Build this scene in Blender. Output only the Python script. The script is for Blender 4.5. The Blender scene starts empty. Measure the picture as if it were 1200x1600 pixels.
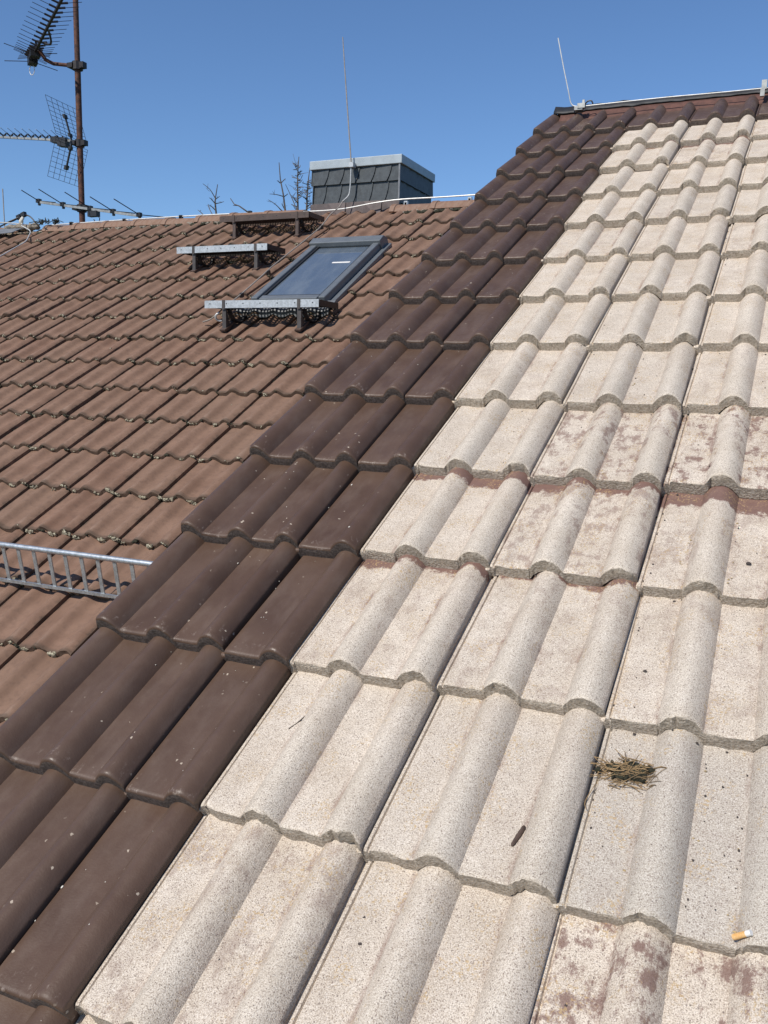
import bpy, math, random
from mathutils import Matrix, Vector, noise
R = math.radians
rnd = random.Random(7)
sc = bpy.context.scene
COL = sc.collection

# ------------------------------------------------------------------ camera
PITCH = R(29.0)
CAM_POS = Vector((0.82486, -0.83719, 0.86715))
CX = Vector((0.91309456, 0.40696166, 0.02530888))      # camera right
CY = Vector((0.08235053, -0.12326610, -0.98895089))    # camera down
CZ = Vector((-0.39934537, 0.90508987, -0.14606712))    # camera forward
cam = bpy.data.cameras.new('camera')
cam.sensor_fit = 'HORIZONTAL'
cam.sensor_width = 36.0
cam.lens = 1387.73 / 1200 * 36.0
cam.clip_start = 0.02
cam.clip_end = 6000
cam_ob = bpy.data.objects.new('camera', cam)
COL.objects.link(cam_ob)
cam_ob.matrix_world = Matrix(((CX.x, -CY.x, -CZ.x, CAM_POS.x), (CX.y, -CY.y, -CZ.y, CAM_POS.y),
                              (CX.z, -CY.z, -CZ.z, CAM_POS.z), (0, 0, 0, 1)))
sc.camera = cam_ob

# ------------------------------------------------------------------ sky, sun, exposure
SUN_EL, SUN_AZ = R(46.0), R(18.0)       # azimuth measured from straight down the slope towards the left
sun_dir = Vector((-math.sin(SUN_AZ) * math.cos(SUN_EL), -math.cos(SUN_AZ) * math.cos(SUN_EL), math.sin(SUN_EL)))
world = bpy.data.worlds.new('World')
sc.world = world
world.use_nodes = True
wn = world.node_tree.nodes
wl = world.node_tree.links
wn.clear()
sky = wn.new('ShaderNodeTexSky')
sky.sky_type = 'NISHITA'
sky.sun_disc = False
sky.sun_elevation = SUN_EL
sky.sun_rotation = math.atan2(sun_dir.x, sun_dir.y)
sky.altitude = 300
sky.air_density = 1.0
sky.dust_density = 0.1
sky.ozone_density = 8.5
bg = wn.new('ShaderNodeBackground')
bg.inputs['Strength'].default_value = 0.128
wo = wn.new('ShaderNodeOutputWorld')
wl.new(sky.outputs[0], bg.inputs['Color'])
wl.new(bg.outputs[0], wo.inputs['Surface'])
sl = bpy.data.lights.new('sun', 'SUN')
sl.energy = 4.8
sl.angle = R(0.53)
sl.color = (1.0, 0.94, 0.85)
so = bpy.data.objects.new('sun', sl)
COL.objects.link(so)
so.rotation_euler = sun_dir.to_track_quat('Z', 'Y').to_euler()
so.location = sun_dir * 40
sc.view_settings.view_transform = 'Standard'
sc.view_settings.look = 'None'
sc.view_settings.exposure = 0.0
sc.view_settings.gamma = 1.0
sc.view_settings.use_curve_mapping = False

# ------------------------------------------------------------------ frames
W = 0.30
GA = 0.34124
GB = 0.36235
MA = Matrix.Rotation(PITCH, 4, 'X')                                  # near roof: (u, v, n) -> world
MB = MA @ Matrix.Translation((-2.33175, 2.21193, -1.14188))          # far roof
def wA(u, v, n=0.0): return MA @ Vector((u, v, n))
def wB(u, v, n=0.0): return MB @ Vector((u, v, n))
def pix(p):
    d = Vector(p) - CAM_POS
    z = d.dot(CZ)
    if z < 0.05: return None
    return (600 + 1387.73 * d.dot(CX) / z, 800 + 1387.73 * d.dot(CY) / z)
GROUND_Z = -6.3
A_RIDGE = 4.83
B_RIDGE = 4.79

# ------------------------------------------------------------------ node helper
class NT:
    def __init__(s, name):
        s.m = bpy.data.materials.new(name)
        s.m.use_nodes = True
        s.t = s.m.node_tree
        s.t.nodes.clear()
        s.out = s.t.nodes.new('ShaderNodeOutputMaterial')
        s.b = s.t.nodes.new('ShaderNodeBsdfPrincipled')
        s.t.links.new(s.b.outputs[0], s.out.inputs['Surface'])
    def put(s, sock, v):
        if isinstance(v, bpy.types.NodeSocket): s.t.links.new(v, sock)
        elif isinstance(v, (tuple, list)) and len(v) == 3 and sock.type == 'RGBA': sock.default_value = (*v, 1)
        else: sock.default_value = v
    def set(s, **k):
        for n, v in k.items(): s.put(s.b.inputs[n.replace('_', ' ')], v)
    def math(s, op, a, b=None, c=None, clamp=False):
        n = s.t.nodes.new('ShaderNodeMath'); n.operation = op; n.use_clamp = clamp
        s.put(n.inputs[0], a)
        if b is not None: s.put(n.inputs[1], b)
        if c is not None: s.put(n.inputs[2], c)
        return n.outputs[0]
    def ss(s, v, lo, hi, a=0.0, b=1.0):
        n = s.t.nodes.new('ShaderNodeMapRange'); n.interpolation_type = 'SMOOTHSTEP'
        s.put(n.inputs[0], v); s.put(n.inputs[1], lo); s.put(n.inputs[2], hi); s.put(n.inputs[3], a); s.put(n.inputs[4], b)
        return n.outputs[0]
    def mix(s, f, a, b, mode='MIX'):
        n = s.t.nodes.new('ShaderNodeMix'); n.data_type = 'RGBA'; n.blend_type = mode
        s.put(n.inputs[0], f); s.put(n.inputs[6], a); s.put(n.inputs[7], b)
        return n.outputs[2]
    def coords(s, per_object=True):
        tc = s.t.nodes.new('ShaderNodeTexCoord')
        o = tc.outputs['Object']
        sx = s.t.nodes.new('ShaderNodeSeparateXYZ'); s.t.links.new(o, sx.inputs[0])
        s.x, s.y, s.z = sx.outputs
        oi = s.t.nodes.new('ShaderNodeObjectInfo')
        s.rand = oi.outputs['Random']
        if per_object:
            cb = s.t.nodes.new('ShaderNodeCombineXYZ')
            s.put(cb.inputs[0], s.math('MULTIPLY', s.rand, 37.0)); s.put(cb.inputs[1], s.math('MULTIPLY', s.rand, 91.0))
            va = s.t.nodes.new('ShaderNodeVectorMath'); va.operation = 'ADD'
            s.t.links.new(o, va.inputs[0]); s.t.links.new(cb.outputs[0], va.inputs[1])
            s.p = va.outputs[0]
        else: s.p = o
        return s.p
    def scale(s, v, sx, sy, sz):
        n = s.t.nodes.new('ShaderNodeMapping'); n.inputs['Scale'].default_value = (sx, sy, sz)
        s.t.links.new(v, n.inputs[0]); return n.outputs[0]
    def noise(s, scale, detail=3, rough=0.55, vec=None, dist=0.0):
        n = s.t.nodes.new('ShaderNodeTexNoise')
        s.t.links.new(vec or s.p, n.inputs['Vector'])
        n.inputs['Scale'].default_value = scale; n.inputs['Detail'].default_value = detail
        n.inputs['Roughness'].default_value = rough; n.inputs['Distortion'].default_value = dist
        return n.outputs[0]
    def voro(s, scale, vec=None):
        n = s.t.nodes.new('ShaderNodeTexVoronoi')
        s.t.links.new(vec or s.p, n.inputs['Vector']); n.inputs['Scale'].default_value = scale
        sr = s.t.nodes.new('ShaderNodeSeparateColor'); s.t.links.new(n.outputs['Color'], sr.inputs[0])
        return n.outputs['Distance'], sr.outputs[0], sr.outputs[1]
    def attr(s, name):
        n = s.t.nodes.new('ShaderNodeAttribute'); n.attribute_type = 'OBJECT'; n.attribute_name = name
        return n.outputs['Fac']
    def bump(s, h, strength, dist):
        n = s.t.nodes.new('ShaderNodeBump'); n.inputs['Strength'].default_value = strength
        n.inputs['Distance'].default_value = dist
        s.put(n.inputs['Height'], h); s.put(s.b.inputs['Normal'], n.outputs[0])

# ------------------------------------------------------------------ materials
def mat_pale():
    n = NT('pale_concrete'); n.coords()
    big = n.noise(9, 4); mid = n.noise(45, 4, 0.65); fine = n.noise(420, 3, 0.7)
    base = n.mix(n.ss(big, .3, .7), (.53, .45, .36), (.65, .57, .475))
    base = n.mix(n.math('MULTIPLY', n.ss(mid, .42, .72), .25), base, (.42, .335, .25))
    base = n.mix(n.math('MULTIPLY', n.attr('grey'), .8), base, (.42, .385, .335))
    # rolls are washed cleaner and greyer than the troughs
    base = n.mix(n.math('MULTIPLY', n.ss(n.z, .004, .016), .25), base, (.55, .50, .415))
    base = n.mix(n.math('MULTIPLY', n.math('SUBTRACT', fine, .5), 1.0, clamp=True), base, (.24, .2, .16))
    vf = n.noise(560, 2, .6); base = n.mix(n.ss(vf, .52, .36, 0, .65), base, (.22, .17, .13)); base = n.mix(n.ss(vf, .54, .70, 0, .55), base, (.79, .73, .65))
    d1, c1, c1b = n.voro(380)
    dark = n.math('MULTIPLY', n.ss(c1, .74, .80), n.ss(d1, .46, .30))
    lite = n.math('MULTIPLY', n.ss(c1b, .86, .92), n.ss(d1, .42, .25))
    base = n.mix(n.math('MULTIPLY', dark, .65), base, (.15, .105, .085))
    base = n.mix(n.math('MULTIPLY', lite, .4), base, (.74, .70, .63))
    d2, c2, c2b = n.voro(210)
    spk = n.math('MULTIPLY', n.ss(c2, .90, .93), n.ss(d2, .36, .2))
    base = n.mix(n.math('MULTIPLY', spk, .62), base, (.10, .075, .065))
    # remains of the old purple-brown coating, kept along the feet of the rolls and below the overlap
    pn = n.noise(26, 6, .72); ps = n.noise(34, 7, .78, n.scale(n.p, 1.5, .55, 1)); pl = n.noise(7, 2)
    def foot(cx, w):
        return n.ss(n.math('ABSOLUTE', n.math('SUBTRACT', n.x, cx)), w, 0.0)
    feet = n.math('MAXIMUM', n.math('MAXIMUM', foot(.081, .009), foot(.226, .009)), n.math('MULTIPLY', foot(.156, .009), .8))
    amount = n.attr('paint')
    streak = n.math('MULTIPLY', feet, n.ss(pl, .42, .60))
    # (i) thin streaks along the feet, (ii) top band, (iii) blotches in the troughs of some tiles
    top = n.ss(n.math('ADD', n.y, n.math('ADD', n.math('MULTIPLY', n.math('SUBTRACT', pn, .5), .10), n.math('MULTIPLY', n.math('SUBTRACT', pl, .5), .05))), n.attr('band'), n.math('ADD', n.attr('band'), .012))
    blot = n.math('MULTIPLY', n.math('MULTIPLY', n.ss(n.math('ADD', n.math('MULTIPLY', ps, .45), n.math('MULTIPLY', pn, .55)), .485, .575), n.ss(n.z, .014, .003)), amount)
    low = n.math('MULTIPLY', n.ss(ps, .40, .60), n.math('MULTIPLY', streak, n.math('ADD', .6, amount, clamp=True)))
    mask = n.math('MAXIMUM', n.math('MAXIMUM', n.math('MULTIPLY', low, .8), n.math('MULTIPLY', top, .95)), n.math('MULTIPLY', blot, .82), clamp=True)
    pc = n.mix(mid, (.115, .055, .047), (.21, .125, .10))
    base = n.mix(mask, base, pc)
    # tan chaff and dust that settled in the troughs
    ch = n.math('MULTIPLY', n.math('MULTIPLY', n.ss(n.noise(230, 2, .6), .54, .64), n.ss(n.noise(14, 3), .48, .62)), n.ss(n.z, .01, .003))
    base = n.mix(n.math('MULTIPLY', ch, .7), base, (.42, .29, .14))
    # soft grey washing stains
    st = n.ss(n.noise(5, 5, .6, n.scale(n.p, 2.2, .5, 1)), .56, .75)
    base = n.mix(n.math('MULTIPLY', st, .18), base, (.29, .265, .235))
    n.set(Base_Color=base, Roughness=.93)
    n.b.inputs['Specular IOR Level'].default_value = .25
    h = n.math('ADD', n.math('MULTIPLY', fine, .6), n.math('MULTIPLY', n.ss(d1, .0, .5), -.35))
    h = n.math('ADD', h, n.math('MULTIPLY', mid, .5))
    n.bump(h, .55, .0022)
    return n.m
def mat_raw_edge():
    n = NT('raw_concrete_edge'); n.coords()
    a = n.noise(190, 5, .75); d, c, c2 = n.voro(240)
    base = n.mix(n.ss(a, .3, .7), (.26, .215, .165), (.58, .50, .41))
    base = n.mix(n.math('MULTIPLY', n.ss(c, .8, .86), .6), base, (.5, .45, .38))
    n.set(Base_Color=base, Roughness=.95)
    n.bump(n.math('ADD', a, n.math('MULTIPLY', d, -.5)), .9, .006)
    return n.m
def mat_brown():
    n = NT('dark_brown_coating'); n.coords()
    big = n.noise(7, 4); fine = n.noise(300, 2, .6); mid = n.noise(50, 5, .7)
    base = n.mix(n.ss(big, .3, .7), (.074, .043, .029), (.102, .063, .044))
    base = n.mix(n.math('MULTIPLY', n.rand, .3), base, (.095, .062, .046))
    # thin film of dust in the troughs
    du = n.math('MULTIPLY', n.ss(n.z, .012, .0), n.ss(n.noise(16, 5, .6, n.scale(n.p, 1.5, .5, 1)), .42, .7))
    base = n.mix(n.math('MULTIPLY', du, .26), base, (.17, .125, .10))
    # pale specks
    d, c, c2 = n.voro(230)
    sp = n.math('MULTIPLY', n.math('MULTIPLY', n.ss(c, .97, .98), n.ss(d, n.math('MULTIPLY', c2, .2), .03)), n.ss(n.noise(11, 2), .46, .62))
    base = n.mix(n.math('MULTIPLY', sp, .8), base, (.5, .42, .33))
    # scuffs on the noses
    sc_ = n.math('MULTIPLY', n.ss(n.noise(70, 6, .8, n.scale(n.p, 1, .6, 1)), .56, .68), n.ss(n.y, .06, .004))
    base = n.mix(n.math('MULTIPLY', sc_, .6), base, (.32, .26, .22))
    fa = n.math('MULTIPLY', n.ss(n.noise(24, 5, .75, n.scale(n.p, 3, .5, 1)), .64, .74), .2)
    base = n.mix(fa, base, (.21, .165, .14))
    n.set(Base_Color=base, Roughness=n.ss(mid, .3, .7, .36, .54))
    n.b.inputs['Specular IOR Level'].default_value = .36
    n.bump(n.math('ADD', n.math('MULTIPLY', fine, .7), mid), .35, .0015)
    return n.m
def mat_brown_edge():
    n = NT('brown_rough_edge'); n.coords()
    a = n.noise(170, 5, .75)
    base = n.mix(n.ss(a, .35, .65), (.05, .036, .03), (.13, .10, .085))
    n.set(Base_Color=base, Roughness=.8)
    n.bump(a, .8, .004)
    return n.m
def mat_old(name='weathered_brown_tile', joined=False):
    n = NT(name); n.coords(not joined)
    big = n.noise(6, 4); mid = n.noise(38, 5, .65); fine = n.noise(260, 3, .65)
    base = n.mix(n.ss(big, .3, .7), (.155, .087, .058), (.222, .133, .092))
    if not joined:
        base = n.mix(n.math('MULTIPLY', n.rand, .5), base, (.19, .122, .084))
    base = n.mix(n.math('MULTIPLY', n.ss(mid, .45, .7), .35), base, (.10, .062, .045))
    # paler worn crests
    cr = n.math('MULTIPLY', n.ss(n.z, .016, .027), n.ss(n.noise(20, 3, .6, n.scale(n.p, 2, .6, 1)), .38, .62))
    base = n.mix(n.math('MULTIPLY', cr, .45), base, (.27, .19, .145))
    if not joined:
        # dark algae crust along the lower edge and the side joints
        e1 = n.ss(n.math('ADD', n.y, n.math('MULTIPLY', n.math('SUBTRACT', mid, .5), .05)), .030, .004)
        e2 = n.ss(n.math('ADD', n.x, n.math('MULTIPLY', n.math('SUBTRACT', mid, .5), .025)), .024, .006)
        e3 = n.ss(n.math('ADD', n.x, n.math('MULTIPLY', n.math('SUBTRACT', mid, .5), .02)), .282, .297)
        e = n.math('MAXIMUM', e1, n.math('MULTIPLY', n.math('MAXIMUM', e2, e3), n.ss(n.noise(13, 3), .42, .62)))
        base = n.mix(n.math('MULTIPLY', e, .6), base, (.045, .036, .026))
    d, c, c2 = n.voro(150)
    sp = n.math('MULTIPLY', n.math('MULTIPLY', n.ss(c, .955, .97), n.ss(d, .16, .05)), n.ss(big, .45, .6))
    base = n.mix(n.math('MULTIPLY', sp, .7), base, (.45, .40, .32))
    n.set(Base_Color=base, Roughness=.85)
    n.b.inputs['Specular IOR Level'].default_value = .3
    n.bump(n.math('ADD', n.math('MULTIPLY', fine, .5), mid), .4, .002)
    return n.m
def mat_simple(name, col, rough=.6, metal=0.0, var=.25, sc_=30, bump=.2, bd=.002, col2=None, lo=.35, hi=.65, spec=.5):
    n = NT(name); n.coords(False)
    a = n.noise(sc_, 5, .65)
    c2 = col2 or tuple(c * (1 - var) for c in col)
    n.set(Base_Color=n.mix(n.ss(a, lo, hi), col, c2), Roughness=rough, Metallic=metal)
    n.b.inputs['Specular IOR Level'].default_value = spec
    if bump: n.bump(a, bump, bd)
    return n.m
PALE, RAW, BROWN, BEDGE, OLD = mat_pale(), mat_raw_edge(), mat_brown(), mat_brown_edge(), mat_old()
OLDJ = mat_old('weathered_brown_tile_field', True)
GALV = mat_simple('galvanised_steel', (.55, .58, .60), .42, .75, .3, 60, .1, .0006)
GALVP = mat_simple('galvanised_plate', (.50, .53, .55), .5, .35, .28, 70, .1, .0006)
ALU = mat_simple('aluminium_wire', (.62, .62, .60), .5, .4, .2, 40, .05, .0005)
DRABWIRE = mat_simple('weathered_wire', (.34, .30, .26), .6, .2, .25, 40, .05, .0005)
BRNMETAL = mat_simple('brown_painted_steel', (.085, .055, .043), .55, 0, .3, 25, .1, .001)
GREYPOST = mat_simple('dark_grey_brown_steel', (.068, .058, .054), .55, 0, .3, 25, .1, .001)
RUST = mat_simple('rusty_steel', (.135, .055, .034), .8, .1, .5, 28, .5, .002, col2=(.05, .025, .02))
BLACK = mat_simple('black_plastic', (.018, .018, .02), .5, 0, .3, 40, .1, .001)
DARKMETAL = mat_simple('dark_bronze_rod', (.045, .04, .04), .5, .5, .3, 40, 0)
GREYMET = mat_simple('grey_antenna_alu', (.40, .40, .38), .5, .6, .35, 25, .1, .001)
ANTHRA = mat_simple('anthracite_window_metal', (.15, .165, .178), .42, .2, .15, 12, .05, .0005)
LEAD = mat_simple('grey_lead_flashing', (.19, .20, .215), .6, .2, .3, 14, .3, .004)
PURPLEAD = mat_simple('brown_lead_flashing', (.095, .07, .066), .6, .1, .4, 14, .3, .004)
SLATE = mat_simple('dark_slate', (.060, .070, .076), .52, 0, .35, 22, .35, .0025)
ZINC = mat_simple('zinc_cap', (.36, .41, .44), .5, .12, .15, 10, .08, .001)
FELT = mat_simple('dark_felt', (.03, .025, .022), .9, 0, .3, 30, .3, .004)
MEMBR = mat_simple('black_membrane', (.016, .017, .02), .6, 0, .4, 18, .5, .006)
REDFELT = mat_simple('red_brown_ridge_strip', (.13, .058, .042), .8, 0, .4, 22, .4, .004)
PLASTER = mat_simple('render_plaster', (.62, .58, .50), .9, 0, .12, 8, .4, .004)
MORTAR = mat_simple('old_mortar', (.30, .26, .21), .95, 0, .5, 30, .8, .01)
LICHEN = mat_simple('pale_lichen', (.46, .42, .31), .95, 0, .6, 150, .9, .006, col2=(.13, .11, .07), lo=.42, hi=.58)
MOSS = mat_simple('dark_moss', (.035, .034, .018), .95, 0, .5, 60, .9, .01)
STRAW = mat_simple('dry_straw', (.34, .225, .11), .8, 0, .55, 30, .1, .001)
BARK = mat_simple('bare_bark', (.12, .10, .085), .9, 0, .4, 30, .4, .006)
TWIGM = mat_simple('dead_twig', (.085, .055, .042), .85, 0, .4, 90, .5, .002)
GRIT = mat_simple('dark_grit', (.07, .055, .048), .9, 0, .4, 90, .4, .002)
CHAFF = mat_simple('tan_chaff', (.46, .34, .17), .9, 0, .4, 90, .3, .002)
WHITESP = mat_simple('white_flake', (.66, .62, .54), .85, 0, .3, 90, .3, .002)
ORANGE = mat_simple('cork_filter_paper', (.60, .32, .10), .8, 0, .3, 220, .1, .001, col2=(.68, .44, .20))
PAPER = mat_simple('white_paper', (.76, .74, .70), .8, 0, .12, 90, .2, .001)
GRASS = mat_simple('lawn', (.06, .10, .03), .95, 0, .5, .6, .5, .05)
def mat_glass():
    n = NT('window_glass'); n.coords(False)
    du = n.ss(n.noise(7, 5, .65, n.scale(n.p, 1, .35, 1)), .35, .75)
    n.set(Base_Color=n.mix(du, (.085, .11, .145), (.14, .165, .19)), Roughness=n.ss(du, 0, 1, .03, .22), IOR=1.7)
    n.b.inputs['Coat Weight'].default_value = .6
    n.b.inputs['Coat Roughness'].default_value = .02
    return n.m
GLASS = mat_glass()

# ------------------------------------------------------------------ mesh helpers
class MB_:
    def __init__(s): s.v, s.f, s.mi = [], [], []
    def add(s, vs, fs, mi=0):
        o = len(s.v); s.v += [tuple(v) for v in vs]
        s.f += [tuple(i + o for i in f) for f in fs]; s.mi += [mi] * len(fs)
        return s
    def box(s, c, ax, ay, az, mi=0):
        c, ax, ay, az = map(Vector, (c, ax, ay, az))
        vs = [c + ax * i + ay * j + az * k for k in (-1, 1) for j in (-1, 1) for i in (-1, 1)]
        return s.add(vs, [(0, 2, 3, 1), (4, 5, 7, 6), (0, 1, 5, 4), (2, 6, 7, 3), (0, 4, 6, 2), (1, 3, 7, 5)], mi)
    def tube(s, pts, r, n=8, mi=0, r2=None):
        pts = [Vector(p) for p in pts]; m = len(pts)
        rs = [r + ((r2 if r2 is not None else r) - r) * i / max(1, m - 1) for i in range(m)] if not isinstance(r, (list, tuple)) else r
        up = None; vs = []
        for i, p in enumerate(pts):
            t = (pts[min(i + 1, m - 1)] - pts[max(i - 1, 0)])
            t = t.normalized() if t.length > 1e-9 else Vector((0, 0, 1))
            if up is None: up = t.orthogonal().normalized()
            up = (up - t * up.dot(t)); up = up.normalized() if up.length > 1e-6 else t.orthogonal().normalized()
            w = t.cross(up)
            for k in range(n):
                a = 2 * math.pi * k / n
                vs.append(p + (up * math.cos(a) + w * math.sin(a)) * rs[i])
        fs = [(i * n + k, i * n + (k + 1) % n, (i + 1) * n + (k + 1) % n, (i + 1) * n + k) for i in range(m - 1) for k in range(n)]
        fs += [tuple(reversed(range(n))), tuple((m - 1) * n + k for k in range(n))]
        return s.add(vs, fs, mi)
    def prism(s, poly, d, mi=0):
        n = len(poly); poly = [Vector(p) for p in poly]; d = Vector(d)
        vs = poly + [p + d for p in poly]
        fs = [tuple(reversed(range(n))), tuple(range(n, 2 * n))] + [(i, (i + 1) % n, n + (i + 1) % n, n + i) for i in range(n)]
        return s.add(vs, fs, mi)
    def blob(s, c, rx, ry, rz, seed, amp=.35, mi=0, basis=None, freq=1.7):
        # small rough lump from an icosahedron split once
        global _ICO
        c = Vector(c); vs = []
        for q in _ICO[0]:
            k = 1 + amp * noise.noise(q * freq + Vector((seed * 3.1, seed * 1.7, seed)))
            p = Vector((q.x * rx * k, q.y * ry * k, q.z * rz * k))
            vs.append(c + (basis @ p if basis else p))
        return s.add(vs, _ICO[1], mi)
    def mesh(s, name, mats, smooth=False, org=(0, 0, 0)):
        m = bpy.data.meshes.new(name); o = Vector(org)
        m.from_pydata([tuple(Vector(v) - o) for v in s.v], [], s.f)
        for mt in (mats if isinstance(mats, (list, tuple)) else [mats]): m.materials.append(mt)
        m.polygons.foreach_set('material_index', s.mi)
        if smooth:
            m.polygons.foreach_set('use_smooth', [True] * len(m.polygons))
            if smooth != 'all': m.set_sharp_from_angle(angle=R(smooth if smooth is not True else 40))
        m.update(); return m
def _ico():
    t = (1 + 5 ** .5) / 2
    vs = [Vector(v).normalized() for v in ((-1, t, 0), (1, t, 0), (-1, -t, 0), (1, -t, 0), (0, -1, t), (0, 1, t), (0, -1, -t), (0, 1, -t), (t, 0, -1), (t, 0, 1), (-t, 0, -1), (-t, 0, 1))]
    fs = [(0, 11, 5), (0, 5, 1), (0, 1, 7), (0, 7, 10), (0, 10, 11), (1, 5, 9), (5, 11, 4), (11, 10, 2), (10, 7, 6), (7, 1, 8), (3, 9, 4), (3, 4, 2), (3, 2, 6), (3, 6, 8), (3, 8, 9), (4, 9, 5), (2, 4, 11), (6, 2, 10), (8, 6, 7), (9, 8, 1)]
    ca = {}; nf = []
    def mid(a, b):
        k = (min(a, b), max(a, b))
        if k not in ca: vs.append(((vs[a] + vs[b]) / 2).normalized()); ca[k] = len(vs) - 1
        return ca[k]
    for a, b, c in fs:
        x, y, z = mid(a, b), mid(b, c), mid(c, a); nf += [(a, x, z), (b, y, x), (c, z, y), (x, y, z)]
    return vs, nf
_ICO = _ico()
def smooth_path(pts, n=6):
    pts = [Vector(p) for p in pts]; out = []
    for i in range(len(pts) - 1):
        p0, p1, p2, p3 = pts[max(i - 1, 0)], pts[i], pts[i + 1], pts[min(i + 2, len(pts) - 1)]
        for k in range(n):
            t = k / n
            out.append(.5 * ((2 * p1) + (p2 - p0) * t + (2 * p0 - 5 * p1 + 4 * p2 - p3) * t * t + (3 * p1 - p0 - 3 * p2 + p3) * t ** 3))
    out.append(pts[-1]); return out
def link(name, data, parent=None, mw=None):
    o = bpy.data.objects.new(name, data); COL.objects.link(o)
    if parent: o.parent = parent
    if mw is not None: o.matrix_basis = mw
    return o
def tag(o, label=None, cat=None, group=None, kind=None):
    if label: o['label'] = label
    if cat: o['category'] = cat
    if group: o['group'] = group
    if kind: o['kind'] = kind
    return o
class Thing:
    """an Empty at the thing's base; parts are given in world coordinates"""
    def __init__(s, name, base, label, cat, group=None):
        s.b = Vector(base); s.o = link(name, None, None, Matrix.Translation(s.b)); tag(s.o, label, cat, group)
    def part(s, name, mb, mat, smooth=False, parent=None):
        return link(name, mb.mesh(name, mat, smooth, s.b), parent or s.o)
def solo(name, mb, mat, base, label, cat, group=None, kind=None, smooth=False):
    o = link(name, mb.mesh(name, mat, smooth, base), None, Matrix.Translation(Vector(base)))
    return tag(o, label, cat, group, kind)

# ------------------------------------------------------------------ ground
g = MB_().add([(-3000, -3000, GROUND_Z), (3000, -3000, GROUND_Z), (3000, 3000, GROUND_Z), (-3000, 3000, GROUND_Z)], [(0, 1, 2, 3)])
o = link('ground', g.mesh('ground', GRASS)); o['kind'] = 'structure'

# ------------------------------------------------------------------ houses: walls and roof decks
def house_shell(house, M, ridge_v, eave_v, u0, u1, deck_mat, wall_u0, wall_u1):
    inv = M.inverted()
    apex = M @ Vector((0, ridge_v, -.085)); low = M @ Vector((0, eave_v, -.085))
    ym = 2 * apex.y - low.y
    def ring(x, dz): return [Vector((x, low.y, low.z - dz)), Vector((x, apex.y, apex.z - dz)), Vector((x, ym, low.z - dz))]
    x0, x1 = (M @ Vector((u0, 0, 0))).x, (M @ Vector((u1, 0, 0))).x
    poly = ring(x0, 0) + list(reversed(ring(x0, .16)))
    mb = MB_().prism(poly, (x1 - x0, 0, 0))
    mb.v = [tuple(inv @ Vector(v)) for v in mb.v]
    roof = link('roof', mb.mesh('roof', deck_mat), house, Matrix.Translation(-house.location) @ M)
    wx0, wx1 = (M @ Vector((wall_u0, 0, 0))).x, (M @ Vector((wall_u1, 0, 0))).x
    e = .45
    def zz(y): return apex.z - .17 - abs(y - apex.y) * math.tan(PITCH)
    p = [(wx0, low.y + e, GROUND_Z), (wx0, low.y + e, zz(low.y + e)), (wx0, apex.y, zz(apex.y)), (wx0, ym - e, zz(ym - e)), (wx0, ym - e, GROUND_Z)]
    w = MB_().prism(p, (wx1 - wx0, 0, 0))
    link('wall', w.mesh('wall', PLASTER, False, house.location), house)
    return roof
VERGE = -.4654
A_EAVE, B_EAVE = -4.6, -5.0
bx = wA(3.0, 0, 0).x
houseA = link('house', None, None, Matrix.Translation((3.0, 4.23, GROUND_Z)))
tag(houseA, 'near house whose roof mixes pale worn concrete tiles with dark brown verge tiles', 'house')
roofA = house_shell(houseA, MA, A_RIDGE, A_EAVE, VERGE + .03, 7.0, FELT, VERGE + .06, 6.9)
houseB = link('house', None, None, Matrix.Translation((-5.0, 6.7, GROUND_Z)))
tag(houseB, 'farther house with weathered reddish brown tiled roof, skylight and slate chimney', 'house')
roofB = house_shell(houseB, MB, B_RIDGE, B_EAVE, -9.0, 1.918, FELT, -8.9, 1.918)

# ------------------------------------------------------------------ tile profiles
def roll(x, a, b, h, e):
    if x <= a or x >= b: return 0.0
    t = (x - a) / (b - a)
    if e > .9: return h * (0.5 - 0.5 * math.cos(2 * math.pi * t)) ** .85
    return h * max(0.0, 1 - abs(2 * t - 1) ** 2.0) ** 0.98
def frange(a, b, n): return [a + (b - a) * i / n for i in range(n + 1)]
def crange(a, b, n, b2):
    'samples of a roll from a to b2, closer together near its feet'
    r_ = [a + (b - a) * (.5 - .5 * math.cos(math.pi * i / n)) for i in range(n + 1)]
    return [x for x in r_ if x < b2 - 1e-5] + [b2]
def prof_full(nroll=16, h=.028, e=.72):
    """interlocking tile: side rib, trough, roll, trough, roll"""
    P = [(-.013, -.014), (-.001, -.013), (.0012, -.005), (.0062, -.0045), (.0082, -.0085), (.0100, -.0085), (.0118, -.0012)]
    for x in frange(.016, .083, 4): P.append((x, -.001 * math.sin(math.pi * (x - .012) / .072)))
    for x in crange(.083, .155, nroll, .155)[1:]: P.append((x, roll(x, .083, .155, h, e)))
    for x in frange(.155, .228, 4)[1:]: P.append((x, -.001 * math.sin(math.pi * (x - .155) / .074)))
    for x in crange(.228, .299, nroll, .2965)[1:]: P.append((x, roll(x, .228, .299, h, e)))
    return P
def prof_half(nroll=16, h=.028, e=.72):
    P = [(-.013, -.014), (-.001, -.013), (.0012, -.002), (.006, -.001), (.012, 0)]
    for x in frange(.016, .082, 4): P.append((x, -.001 * math.sin(math.pi * (x - .012) / .070)))
    for x in crange(.082, .154, nroll, .1475)[1:]: P.append((x, roll(x, .082, .154, h, e)))
    return P
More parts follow.
